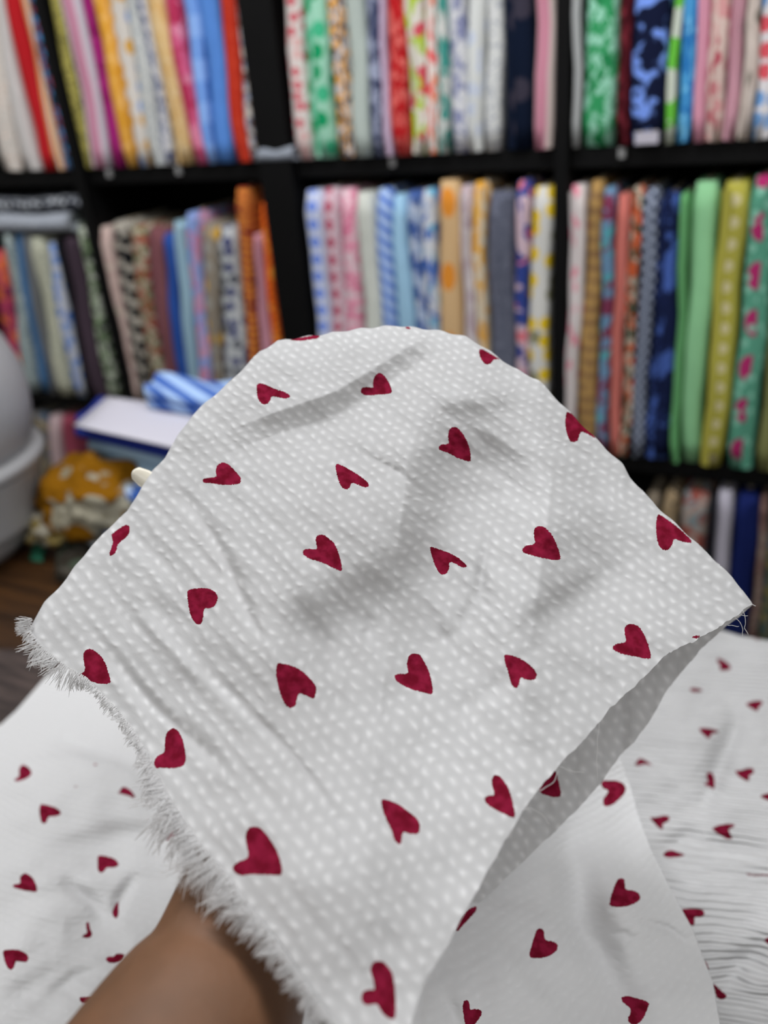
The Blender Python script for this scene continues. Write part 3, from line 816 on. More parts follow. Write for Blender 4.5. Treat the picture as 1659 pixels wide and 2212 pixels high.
# white canister at the table end -------------------------------------
m_white = plain_mat('white_plastic', (168, 168, 170), 0.42, 0.4)
jb = at_z(-95, 1200, TABZ)
root = empty('plastic_canister', jb)
tag(root, 'white plastic canister with a flared collar standing on the table', 'canister')


def lathe(name, prof, mat, parent, seg=48):
    vs, fs = [], []
    for r, z in prof:
        for s in range(seg):
            a = 2 * math.pi * s / seg
            vs.append((r * math.cos(a), r * math.sin(a), z))
    for j in range(len(prof) - 1):
        for s in range(seg):
            b = (s + 1) % seg
            fs.append((j * seg + s, j * seg + b, (j + 1) * seg + b, (j + 1) * seg + s))
    fs.append(tuple(range(seg))[::-1])
    fs.append(tuple((len(prof) - 1) * seg + s for s in range(seg)))
    return mesh_obj(name, vs, fs, mat, parent)


lathe('base', [(0.105, 0.0), (0.125, 0.008), (0.145, 0.03), (0.160, 0.055), (0.160, 0.062)], m_white, root)
lathe('skirt', [(0.160, 0.060), (0.172, 0.064), (0.174, 0.075), (0.182, 0.12), (0.196, 0.165), (0.198, 0.176)], m_white, root)
lathe('collar', [(0.196, 0.174), (0.206, 0.180), (0.209, 0.190), (0.206, 0.199), (0.190, 0.204)], m_white, root)
lathe('body', [(0.184, 0.200), (0.192, 0.215), (0.204, 0.25), (0.209, 0.30), (0.205, 0.345), (0.190, 0.39), (0.160, 0.43), (0.110, 0.46), (0.05, 0.472), (0.045, 0.474)], m_white, root)
lathe('cap', [(0.040, 0.470), (0.042, 0.475), (0.042, 0.498), (0.036, 0.505)], m_white, root)

# green ribbon strip hanging by the canister
m_green = fabric('plain', '2f6b54', k=0.7)
g = [at_z(66, 1212, TABZ), at_z(92, 1216, TABZ), at_z(108, 1150, TABZ + 0.02), at_z(84, 1146, TABZ + 0.02)]
vs, us, fs = [], [], []
for i in range(9):
    a = i / 8
    for s in range(2):
        p = g[s] * (1 - a) + g[3 - s] * a
        for dz in (0.001, 0.004):
            vs.append((p[0] - g[0][0], p[1] - g[0][1], p[2] - g[0][2] + dz + 0.003 * math.sin(a * 7)))
            us.append((s * 0.02, a * 0.08))
for i in range(8):
    k = i * 4
    fs += [(k + 1, k + 3, k + 7, k + 5), (k, k + 4, k + 6, k + 2), (k, k + 1, k + 5, k + 4), (k + 2, k + 6, k + 7, k + 3)]
fs += [(0, 2, 3, 1), (32, 33, 35, 34)]
o = mesh_obj('ribbon_strip', vs, fs, m_green, uv=us, loc=g[0])
tag(o, 'short green ribbon strip on the table beside the white canister', 'ribbon')

# ------------------------------------------------------------------ the white heart-print cloth


def tps(pts):
    P_ = np.array(pts, float)
    X = P_[:, :2] / 1000.0
    n_ = len(X)

    def U(r2):
        return np.where(r2 < 1e-12, 0, r2 * np.log(np.maximum(r2, 1e-12)))

    d2 = ((X[:, None] - X[None]) ** 2).sum(-1)
    A = np.zeros((n_ + 3, n_ + 3))
    A[:n_, :n_] = U(d2) + np.eye(n_) * 2e-3
    A[:n_, n_] = 1
    A[:n_, n_ + 1:] = X
    A[n_, :n_] = 1
    A[n_ + 1:, :n_] = X.T
    w = np.linalg.solve(A, np.concatenate([P_[:, 2], np.zeros(3)]))

    def fn(px, py):
        px, py = np.asarray(px, float) / 1000, np.asarray(py, float) / 1000
        r = w[n_] + w[n_ + 1] * px + w[n_ + 2] * py
        for i in range(n_):
            r = r + w[i] * U((px - X[i, 0]) ** 2 + (py - X[i, 1]) ** 2)
        return r
    return fn


def poly_dist(px, py, line):
    """signed distance to a polyline (positive to the right of its direction = below, for a line going right), and parameter 0..1"""
    L_ = np.array(line, float)
    best = np.full(px.shape, 1e9)
    sgn = np.ones(px.shape)
    par = np.zeros(px.shape)
    n_ = len(L_) - 1
    for i in range(n_):
        a, b = L_[i], L_[i + 1]
        d = b - a
        tt = np.clip(((px - a[0]) * d[0] + (py - a[1]) * d[1]) / (d @ d), 0, 1)
        ex, ey = px - a[0] - tt * d[0], py - a[1] - tt * d[1]
        dd = np.hypot(ex, ey)
        cr = d[0] * (py - a[1]) - d[1] * (px - a[0])
        m = dd < best
        best = np.where(m, dd, best)
        sgn = np.where(m, np.sign(cr), sgn)
        par = np.where(m, (i + tt) / n_, par)
    return best * sgn, par


def taper(par):
    return np.clip(np.sin(np.clip(par, 0, 1) * math.pi), 0, 1) ** 1.1


def steps(t, px, py, items):
    for line, A, w, L_ in items:
        P_ = np.array(line, float)
        xs_ = np.linspace(P_[0, 0] - 200, P_[-1, 0] + 200, 240)
        ln = np.interp(xs_, P_[:, 0], P_[:, 1])
        ln = np.convolve(np.pad(ln, 15, mode='edge'), np.hanning(33)[1:-1] / np.hanning(33).sum(), mode='valid')
        slope = (P_[-1, 1] - P_[0, 1]) / (P_[-1, 0] - P_[0, 0])
        d = (py - np.interp(px, xs_, ln)) / math.hypot(1, slope)
        par = (px - d * slope * -0.7 - P_[0, 0]) / (P_[-1, 0] - P_[0, 0])
        s = 1 / (1 + np.exp(-np.clip(d / w, -40, 40))) if w > 0 else np.clip(d / -w + 0.5, 0, 1)
        t = t + A * taper(par) * s * np.exp(-np.maximum(d, 0) / L_)
    return t


def valleys(t, px, py, items):
    for line, A, w in items:
        d, par = poly_dist(px, py, line)
        t = t + A * taper(par) * np.exp(-(d / w) ** 2)
    return t


def vnoise(x, y, seed):
    xi, yi = np.floor(x).astype(int), np.floor(y).astype(int)
    fx, fy = x - xi, y - yi
    fx, fy = fx * fx * (3 - 2 * fx), fy * fy * (3 - 2 * fy)

    def h(a, b):
        v = np.sin(a * 127.1 + b * 311.7 + seed * 74.7) * 43758.5453
        return v - np.floor(v)
    return (h(xi, yi) * (1 - fx) + h(xi + 1, yi) * fx) * (1 - fy) + (h(xi, yi + 1) * (1 - fx) + h(xi + 1, yi + 1) * fx) * fy - 0.5


def poly_sdf(px, py, polys):
    """distance in pixels of the 1659 frame to the nearest printed heart, negative inside"""
    out = np.full(px.shape, 60.0)
    for P_ in polys:
        P_ = np.array(P_, float)
        for _ in range(2):
            nx = np.roll(P_, -1, 0)
            P_ = np.stack([P_ * 0.8 + nx * 0.2, P_ * 0.2 + nx * 0.8], 1).reshape(-1, 2)
        lo, hi = P_.min(0) - 50, P_.max(0) + 50
        m = (px > lo[0]) & (px < hi[0]) & (py > lo[1]) & (py < hi[1])
        if not m.any():
            continue
        x, y = px[m], py[m]
        best = np.full(x.shape, 1e9)
        ins = np.zeros(x.shape, bool)
        for i in range(len(P_)):
            a, b = P_[i], P_[(i + 1) % len(P_)]
            d = b - a
            tt = np.clip(((x - a[0]) * d[0] + (y - a[1]) * d[1]) / max(1e-9, d @ d), 0, 1)
            best = np.minimum(best, np.hypot(x - a[0] - tt * d[0], y - a[1] - tt * d[1]))
            if a[1] != b[1]:
                c = (a[1] > y) != (b[1] > y)
                ins ^= c & (x < (b[0] - a[0]) * (y - a[1]) / (b[1] - a[1]) + a[0])
        sd = np.where(ins, -best, best)
        out[m] = np.minimum(out[m], sd)
    return out


def hz(ox, oy, f, *pl):
    return [[(ox + x / f, oy + y / f) for x, y in p] for p in pl]


HELD = hz(400, 680, 2.765,
    [(430, 408), (470, 412), (530, 440), (600, 462), (632, 485), (610, 502), (560, 495), (515, 485), (512, 505), (490, 535), (465, 538), (440, 515), (428, 470), (426, 430)],
    [(1160, 343), (1185, 358), (1215, 395), (1238, 455), (1228, 472), (1150, 478), (1075, 483), (1048, 465), (1052, 437), (1080, 430), (1125, 438), (1120, 400), (1135, 360)],
    [(225, 880), (260, 892), (300, 935), (335, 975), (330, 1008), (290, 1015), (230, 1018), (170, 1008), (105, 1003), (104, 980), (130, 974), (190, 970), (180, 930), (195, 892)],
    [(900, 888), (930, 895), (990, 930), (1050, 965), (1095, 1005), (1098, 1025), (1075, 1033), (1030, 1015), (992, 1000), (985, 1030), (965, 1046), (935, 1035), (912, 980), (897, 920)],
    [(615, 148), (680, 138), (750, 126), (798, 112), (806, 138), (740, 150), (670, 157)],
    [(1312, 70), (1342, 72), (1348, 86), (1320, 85)])
HELD += hz(900, 700, 2.765,
    [(375, 150), (395, 150), (430, 170), (470, 195), (505, 212), (460, 210), (455, 225), (430, 243), (405, 238), (380, 205), (372, 170)],
    [(215, 613), (245, 618), (280, 660), (305, 705), (322, 760), (325, 822), (300, 820), (240, 800), (190, 770), (140, 755), (128, 740), (145, 718), (195, 717), (187, 670), (193, 630)],
    [(893, 520), (930, 535), (980, 585), (1030, 635), (1080, 690), (1030, 662), (990, 642), (975, 650), (965, 695), (940, 708), (915, 700), (895, 650), (885, 590)],
    [(75, 1328), (110, 1338), (180, 1360), (250, 1395), (300, 1440), (298, 1453), (270, 1455), (230, 1430), (195, 1418), (195, 1460), (180, 1490), (155, 1500), (130, 1485), (100, 1420)],
    [(740, 1205), (770, 1215), (810, 1260), (835, 1310), (855, 1370), (862, 1410), (820, 1410), (760, 1400), (700, 1385), (640, 1368), (628, 1350), (645, 1325), (710, 1315), (700, 1270), (700, 1230), (715, 1210)],
    [(1438, 1135), (1460, 1140), (1530, 1190), (1590, 1240), (1640, 1290), (1645, 1308), (1600, 1305), (1535, 1280), (1530, 1310), (1510, 1345), (1485, 1353), (1455, 1340), (1435, 1290), (1428, 1210)])
HELD += hz(600, 1150, 4.1475,
    [(370, 18), (420, 25), (480, 70), (520, 120), (550, 200), (570, 270), (578, 350), (540, 340), (440, 290), (370, 260), (300, 245), (230, 205), (222, 170), (240, 150), (290, 147), (355, 155), (345, 100), (335, 50)],
    [(1235, 1083), (1270, 1092), (1310, 1150), (1350, 1230), (1380, 1330), (1392, 1430), (1375, 1455), (1330, 1440), (1200, 1410), (1090, 1355), (1048, 1310), (1045, 1280), (1080, 1265), (1175, 1268), (1155, 1190), (1165, 1120), (1190, 1090)],
    [(0, 1170), (80, 1180), (200, 1225), (280, 1300), (345, 1375), (345, 1430), (325, 1500), (270, 1470), (185, 1435), (175, 1480), (160, 1555), (110, 1580), (60, 1540), (20, 1440), (-15, 1300), (-14, 1200)])
HELD += hz(240, 1050, 4.1475,
    [(680, 935), (740, 918), (850, 912), (920, 935), (958, 985), (950, 1040), (910, 1095), (830, 1095), (825, 1180), (810, 1235), (770, 1243), (730, 1200), (700, 1120), (685, 1020)])
HELD += hz(60, 780, 4.1475,
    [(750, 1550), (790, 1520), (850, 1480), (885, 1462), (912, 1480), (915, 1530), (890, 1575), (810, 1635), (795, 1690), (780, 1730), (740, 1748), (728, 1725), (750, 1670), (765, 1620), (752, 1580)])
HELD += hz(0, 1180, 5.267,
    [(1030, 1163), (1090, 1195), (1160, 1260), (1210, 1350), (1240, 1460), (1265, 1555), (1200, 1570), (1100, 1560), (1020, 1530), (960, 1500), (900, 1475), (890, 1462), (930, 1445), (970, 1415), (955, 1330), (943, 1230), (975, 1180)])
HELD += hz(180, 1450, 4.366,
    [(850, 535), (890, 555), (930, 620), (955, 720), (972, 820), (950, 890), (870, 915), (780, 915), (700, 910), (670, 930), (660, 870), (680, 820), (715, 790), (770, 765), (765, 660), (785, 580), (820, 545)])
HELD += hz(300, 1700, 2.9625,
    [(735, 252), (780, 260), (830, 320), (880, 400), (910, 480), (920, 565), (870, 565), (780, 560), (700, 560), (650, 570), (610, 545), (595, 510), (640, 475), (705, 455), (690, 380), (680, 310), (700, 262)],
    [(1530, 1110), (1570, 1120), (1620, 1180), (1640, 1280), (1645, 1400), (1640, 1490), (1590, 1480), (1550, 1440), (1525, 1385), (1480, 1395), (1440, 1395), (1420, 1350), (1435, 1305), (1475, 1295), (1510, 1300), (1500, 1230), (1478, 1170), (1495, 1125)])
HELD += hz(620, 1550, 4.1475,
    [(840, 730), (890, 735), (1000, 775), (1100, 850), (1180, 920), (1195, 990), (1180, 1045), (1110, 1045), (1030, 1020), (1030, 1080), (1025, 1140), (990, 1130), (960, 1100), (940, 1010), (890, 920), (855, 830)])
HELD += hz(800, 1650, 3.318,
    [(900, 75), (940, 100), (990, 170), (1015, 250), (1030, 320), (1043, 390), (1000, 380), (930, 345), (860, 310), (820, 270), (815, 240), (840, 228), (895, 225), (870, 150), (870, 95)])
HELD += hz(1200, 1250, 3.614,
    [(600, 352), (650, 370), (690, 430), (720, 500), (740, 570), (748, 625), (700, 625), (600, 605), (520, 590), (455, 560), (443, 535), (470, 508), (555, 497), (540, 440), (538, 380), (560, 357)])
HELD += [[(1090, 1412), (1115, 1418), (1140, 1432), (1160, 1452), (1158, 1468), (1140, 1470), (1123, 1462), (1122, 1478), (1114, 1489), (1104, 1478), (1097, 1450), (1089, 1425)],
         [(1493, 1377), (1505, 1372), (1513, 1373), (1510, 1379), (1500, 1379)]]
BACKH = [[(1200, 1660), (1207, 1690), (1214, 1721), (1195, 1723), (1163, 1712), (1165, 1690), (1180, 1670)]]
R2H = hz(800, 1650, 3.318,
    [(1220, 1175), (1245, 1195), (1250, 1265), (1310, 1270), (1345, 1295), (1340, 1335), (1300, 1370), (1240, 1390), (1180, 1395), (1135, 1385), (1150, 1320), (1170, 1250), (1190, 1190)],
    [(690, 1688), (710, 1705), (712, 1765), (760, 1755), (797, 1765), (798, 1800), (770, 1840), (740, 1880), (680, 1880), (668, 1800), (660, 1740), (668, 1705)],
    [(760, 1015), (762, 1050), (700, 1120), (650, 1170), (625, 1205), (605, 1190), (640, 1110), (690, 1050)])
R2H += hz(1200, 1250, 3.614,
    [(350, 1605), (370, 1575), (415, 1575), (470, 1575), (530, 1595), (552, 1635), (540, 1680), (500, 1720), (450, 1765), (390, 1780), (370, 1760), (372, 1715), (395, 1690), (415, 1655), (375, 1640)])
R2H += hz(1200, 1700, 3.614,
    [(510, 710), (540, 720), (545, 805), (600, 805), (655, 830), (665, 875), (620, 910), (550, 935), (480, 938), (417, 928), (430, 860), (460, 770), (485, 720)],
    [(515, 1640), (550, 1630), (610, 1640), (735, 1680), (720, 1730), (690, 1800), (640, 1855), (580, 1850), (560, 1810), (585, 1770), (585, 1725), (540, 1695), (515, 1670)])
R1H = hz(1200, 1250, 3.614,
    [(1260, 615), (1310, 635), (1350, 665), (1375, 695), (1350, 715), (1280, 720), (1285, 670), (1260, 650)],
    [(1045, 860), (1060, 850), (1140, 860), (1150, 885), (1060, 885)],
    [(1475, 980), (1540, 955), (1600, 950), (1625, 965), (1600, 995), (1585, 1005), (1580, 1040), (1540, 1020)],
    [(1110, 1168), (1170, 1165), (1240, 1175), (1285, 1190), (1260, 1205), (1215, 1210), (1210, 1240), (1190, 1250), (1150, 1215)],
    [(610, 1450), (640, 1425), (645, 1405), (680, 1405), (730, 1435), (775, 1468), (720, 1450), (680, 1450), (640, 1462)],
    [(1180, 1520), (1205, 1508), (1235, 1530), (1245, 1590), (1240, 1655), (1205, 1625), (1155, 1610), (1165, 1598), (1195, 1590), (1175, 1550)],
    [(1395, 1495), (1440, 1500), (1500, 1478), (1540, 1480), (1555, 1505), (1530, 1530), (1505, 1540), (1520, 1570), (1505, 1583), (1460, 1565), (1420, 1535)],
    [(1590, 1695), (1670, 1670), (1740, 1680), (1720, 1730), (1660, 1735), (1620, 1715)],
    [(730, 1858), (780, 1865), (830, 1850), (880, 1850), (895, 1875), (870, 1900), (835, 1915), (840, 1965), (810, 1950), (770, 1910)],
    [(1540, 466), (1580, 460), (1620, 470), (1585, 482)])
R1H += hz(1200, 1700, 3.614,
    [(1218, 320), (1270, 300), (1340, 285), (1410, 295), (1390, 315), (1345, 330), (1365, 365), (1385, 405), (1340, 410), (1290, 380), (1240, 345)],
    [(835, 525), (865, 500), (900, 492), (950, 505), (1025, 535), (960, 545), (890, 555), (850, 545)],
    [(1485, 670), (1540, 680), (1659, 682), (1720, 690), (1659, 696), (1570, 698), (1490, 688)],
    [(955, 960), (1010, 950), (1090, 948), (1150, 955), (1167, 985), (1150, 1015), (1080, 1015), (1088, 1060), (1080, 1085), (1050, 1080), (1000, 1020)],
    [(1625, 1190), (1670, 1170), (1720, 1200), (1680, 1240), (1640, 1215)],
    [(1165, 1340), (1185, 1380), (1203, 1438), (1175, 1415)],
    [(1225, 1520), (1280, 1580), (1350, 1635), (1295, 1665), (1255, 1640), (1240, 1580)])
LH = hz(0, 1300, 2.9625, [(150, 1040), (185, 1060), (205, 1090), (190, 1120), (150, 1140), (95, 1152), (88, 1138), (125, 1118), (120, 1080), (130, 1050)],
        [(588, 1032), (612, 1036), (632, 1046), (605, 1048)], [(465, 1188), (490, 1174), (510, 1172), (490, 1185)])
LH += hz(0, 1660, 3.318,
    [(283, 255), (330, 260), (400, 280), (440, 310), (430, 335), (390, 345), (345, 345), (340, 375), (320, 400), (295, 385), (283, 330)],
    [(815, 170), (860, 165), (870, 135), (900, 130), (940, 160), (975, 205), (960, 215), (920, 195), (870, 183)],
    [(1300, 400), (1275, 470), (1240, 505), (1200, 520), (1183, 505), (1195, 470), (1230, 440)],
    [(700, 622), (750, 625), (820, 645), (857, 685), (840, 705), (800, 712), (760, 710), (750, 735), (725, 752), (700, 735), (698, 680)],
    [(170, 750), (200, 755), (240, 790), (262, 840), (270, 885), (220, 883), (150, 870), (90, 850), (90, 832), (150, 825), (140, 780)],
    [(860, 935), (848, 980), (852, 1050), (830, 1082), (805, 1050), (805, 1015), (830, 970)],
    [(622, 1085), (640, 1110), (645, 1150), (662, 1180), (655, 1210), (620, 1218), (580, 1208), (585, 1198), (630, 1180), (615, 1140)],
    [(15, 1305), (60, 1298), (130, 1298), (190, 1325), (208, 1360), (190, 1392), (150, 1385), (110, 1380), (105, 1420), (85, 1445), (60, 1440), (35, 1390)],
    [(752, 1365), (780, 1345), (815, 1350), (830, 1325), (900, 1330), (880, 1380), (830, 1395), (780, 1395)],
    [(565, 1640), (620, 1635), (680, 1650), (640, 1690), (580, 1680)])


def cloth_mat(name, ridge, dot, period=0.0072, dist=0.0010, wob=1.0, ground=0.66):
    """white dobby cotton: rows of small raised puckers, red hearts printed on it"""
    n = N(name)
    uv = n.uv()
    nz = n.noise(uv, 55, 2).outputs['Color']
    w = n.n('ShaderNodeVectorMath', {0: nz, 1: (0.5, 0.5, 0.5)}, operation='SUBTRACT').outputs[0]
    w = n.n('ShaderNodeVectorMath', {0: w, 1: (0.012 * wob, 0.0065 * wob, 0)}, operation='MULTIPLY').outputs[0]
    p = n.n('ShaderNodeVectorMath', {0: uv, 1: w}, operation='ADD').outputs[0]
    sp = n.n('ShaderNodeSeparateXYZ', {0: p})
    u, v = sp.outputs[0], sp.outputs[1]
    a = n.m('DIVIDE', v, period)
    row = n.m('FLOOR', a)
    fr = n.m('SUBTRACT', n.m('FRACT', a), 0.5)
    rnd = n.m('FRACT', n.m('MULTIPLY', n.m('SINE', n.m('MULTIPLY', row, 12.99)), 43.7))
    b = n.m('ADD', n.m('DIVIDE', u, period * 1.25), n.m('ADD', n.m('MULTIPLY', row, 0.5), n.m('MULTIPLY', rnd, 0.25)))
    fb = n.m('SUBTRACT', n.m('FRACT', b), 0.5)
    d2 = n.m('ADD', n.m('POWER', n.m('DIVIDE', fr, 0.40), 2.0), n.m('POWER', n.m('DIVIDE', fb, 0.46), 2.0))
    dots = n.m('POWER', 2.718, n.m('MULTIPLY', d2, -2.5))
    cell = n.m('FRACT', n.m('MULTIPLY', n.m('SINE', n.m('ADD', n.m('MULTIPLY', row, 7.13), n.m('MULTIPLY', n.m('FLOOR', b), 3.71))), 91.3))
    dots = n.m('MULTIPLY', dots, n.m('ADD', 0.6, n.m('MULTIPLY', cell, 0.6)))
    rid = n.m('COSINE', n.m('MULTIPLY', fr, 2 * math.pi))
    amp = n.m('ADD', 0.55, n.m('MULTIPLY', n.noise(uv, 22, 2).outputs[0], 0.9))
    h = n.m('MULTIPLY', n.m('ADD', n.m('MULTIPLY', dots, dot), n.m('MULTIPLY', rid, ridge)), amp)
    fine = n.noise(uv, 2600, 1).outputs[0]
    crumple = n.noise(n.mapping(uv, scale=(0.5, 1.0, 1.0)), 160, 3).outputs[0]
    h = n.m('ADD', h, n.m('ADD', n.m('MULTIPLY', fine, 0.05), n.m('MULTIPLY', crumple, 0.5)))
    bn = n.n('ShaderNodeBump', {'Height': h, 'Distance': dist, 'Strength': 1.0}).outputs[0]
    # print
    sd = n.n('ShaderNodeAttribute', attribute_name='heart').outputs['Fac']
    edge = n.m('MULTIPLY', n.m('SUBTRACT', n.noise(uv, 900, 2).outputs[0], 0.5), 5.0)
    mask = n.step(n.m('ADD', sd, edge), 0.6, -0.6)
    ink = n.mix(n.step(n.noise(uv, 120, 3).outputs[0], 0.35, 0.65), col((118, 22, 42)), col((150, 34, 64)))
    # the ground weave is a little thinner than the woven dots
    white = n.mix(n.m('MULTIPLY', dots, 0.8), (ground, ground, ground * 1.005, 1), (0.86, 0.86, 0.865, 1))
    c = n.mix(mask, white, ink)
    df = n.n('ShaderNodeBsdfDiffuse', {'Color': c, 'Normal': bn, 'Roughness': 0.3})
    tr = n.n('ShaderNodeBsdfTranslucent', {'Color': c, 'Normal': bn})
    mx = n.n('ShaderNodeMixShader', {0: 0.30, 1: df.outputs[0], 2: tr.outputs[0]})
    n.t.links.new(mx.outputs[0], n.out.inputs[0])
    return n.mat


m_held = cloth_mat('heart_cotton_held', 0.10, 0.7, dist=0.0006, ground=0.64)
m_rib = cloth_mat('heart_cotton_ribbed', 0.9, 0.2, 0.0082, dist=0.0020, ground=0.82, wob=0.5)  # paler ground makes up for light the ribbed heap lacks
m_soft = cloth_mat('heart_cotton_soft', 0.12, 0.5, 0.0072, dist=0.0006, ground=0.83)  # ground lifted above the held cotton to brighten the shaded heaps


def grid_mesh(name, P3, uv, heart, mat, extra=None):
    """P3: (n, m, 3) world points; links one cloth mesh with uv and the printed-heart distance"""
    nI, nJ = P3.shape[:2]
    V = P3.reshape(-1, 3)
    UVs = uv.reshape(-1, 2)
    Hh = heart.reshape(-1)
    ii, jj = np.meshgrid(np.arange(nI - 1), np.arange(nJ - 1), indexing='ij')
    k = (ii * nJ + jj).ravel()
    Fc = np.stack([k, k + 1, k + nJ + 1, k + nJ], 1)
    if extra is not None:
        V2, UV2, H2, F2 = extra
        Fc = np.concatenate([Fc, F2])
        V = np.concatenate([V, V2])
        UVs = np.concatenate([UVs, UV2])
        Hh = np.concatenate([Hh, H2])
    me = bpy.data.meshes.new(name)
    o0 = V.mean(0)
    o0[2] = V[:, 2].min()
    V = V - o0
    me.vertices.add(len(V))
    me.vertices.foreach_set('co', V.ravel())
    me.loops.add(len(Fc) * 4)
    me.loops.foreach_set('vertex_index', Fc.ravel())
    me.polygons.add(len(Fc))
    me.polygons.foreach_set('loop_start', np.arange(len(Fc)) * 4)
    me.polygons.foreach_set('use_smooth', np.ones(len(Fc), bool))
    me.update(calc_edges=True)
    lay = me.uv_layers.new(name='UVMap')
    lay.data.foreach_set('uv', UVs[Fc.ravel()].ravel())
    at = me.attributes.new('heart', 'FLOAT', 'POINT')
    at.data.foreach_set('value', Hh.astype(np.float32))
    me.validate()
    me.materials.append(mat)
    o = bpy.data.objects.new(name, me)
    o.location = tuple(map(float, o0))
    COL.objects.link(o)
    return o, o0


def curve(pts):
    P_ = np.array(pts, float)
    return lambda x: np.interp(x, P_[:, 0], P_[:, 1])


TOP = [(62, 1362), (72, 1341), (95, 1303), (121, 1275), (144, 1250), (163, 1222), (197, 1180), (240, 1135), (275, 1104), (321, 1027), (356, 988),
       (385, 940), (416, 896), (455, 860), (500, 822), (530, 790), (560, 760), (600, 736), (645, 729), (690, 723), (760, 712), (810, 706), (855, 703),
       (900, 708), (960, 716), (1005, 727), (1030, 740), (1060, 760), (1110, 795), (1165, 822), (1190, 848), (1210, 870), (1260, 920), (1310, 970), (1345, 1003),
       (1360, 1030), (1390, 1062), (1420, 1095), (1480, 1150), (1540, 1205), (1580, 1245), (1605, 1275), (1625, 1305)]
BOT = [(62, 1364), (95, 1405), (140, 1440), (185, 1466), (215, 1497), (250, 1532), (290, 1582), (320, 1632), (345, 1682), (370, 1732), (410, 1792), (445, 1842),
       (490, 1892), (520, 1932), (560, 1988), (610, 2052), (650, 2112), (700, 2182), (760, 2264), (830, 2345), (862, 2290), (888, 2212), (917, 2120), (939, 2084),
       (969, 2039), (993, 1990), (1023, 1939), (1056, 1876), (1089, 1819), (1110, 1789), (1131, 1749), (1162, 1707), (1210, 1650), (1239, 1621), (1272, 1585),
       (1319, 1529), (1355, 1496), (1399, 1455), (1441, 1413), (1500, 1385), (1560, 1350), (1600, 1322), (1625, 1307)]
BACK = [(62, 1366), (200, 1420), (400, 1600), (600, 1850), (800, 2030), (960, 2010), (1026, 1957), (1071, 1918), (1116, 1876), (1158, 1834), (1200, 1795), (1250, 1745),
        (1300, 1688), (1338, 1634), (1370, 1602), (1402, 1560), (1420, 1530), (1440, 1492), (1475, 1450), (1515, 1402), (1545, 1374), (1576, 1347), (1610, 1322), (1625, 1308)]
HELD_T = tps([(72, 1341, .575), (321, 1027, .600), (560, 760, .615), (860, 705, .620), (1110, 795, .612), (1345, 1000, .600), (1625, 1305, .560),
              (700, 830, .585), (850, 780, .598), (650, 960, .553), (850, 960, .548), (1050, 880, .572), (500, 1100, .545), (700, 1150, .512), (950, 1150, .512),
              (1200, 1120, .535), (350, 1250, .540), (600, 1350, .480), (850, 1400, .478), (1150, 1350, .490), (1400, 1250, .533), (200, 1400, .545),
              (400, 1550, .480), (700, 1650, .440), (1000, 1600, .450), (1300, 1500, .482), (1200, 1640, .452), (300, 1600, .490), (450, 1840, .420),
              (700, 1900, .395), (950, 1950, .395), (1030, 1940, .398), (830, 2340, .348), (650, 2110, .380), (900, 2150, .374), (1500, 1380, .520), (160, 1440, .545)])
# u runs with the stripes, v across them (metres on the cloth), seen in perspective
_src = [(830, 2345, 0, 0), (62, 1362, .32, 0), (1625, 1305, 0, .34), (850, 690, .36, .36)]
_A, _b = [], []
for x, y, u, v in _src:
    x, y = x / 1000, y / 1000
    _A += [[x, y, 1, 0, 0, 0, -u * x, -u * y], [0, 0, 0, x, y, 1, -v * x, -v * y]]
    _b += [u, v]
_h = np.linalg.solve(np.array(_A), np.array(_b))


def cloth_uv(px, py):
    x, y = px / 1000, py / 1000
    w = _h[6] * x + _h[7] * y + 1
    return np.stack([(_h[0] * x + _h[1] * y + _h[2]) / w, (_h[3] * x + _h[4] * y + _h[5]) / w], -1)


fT, fB, fK = curve(TOP), curve(BOT), curve(BACK)


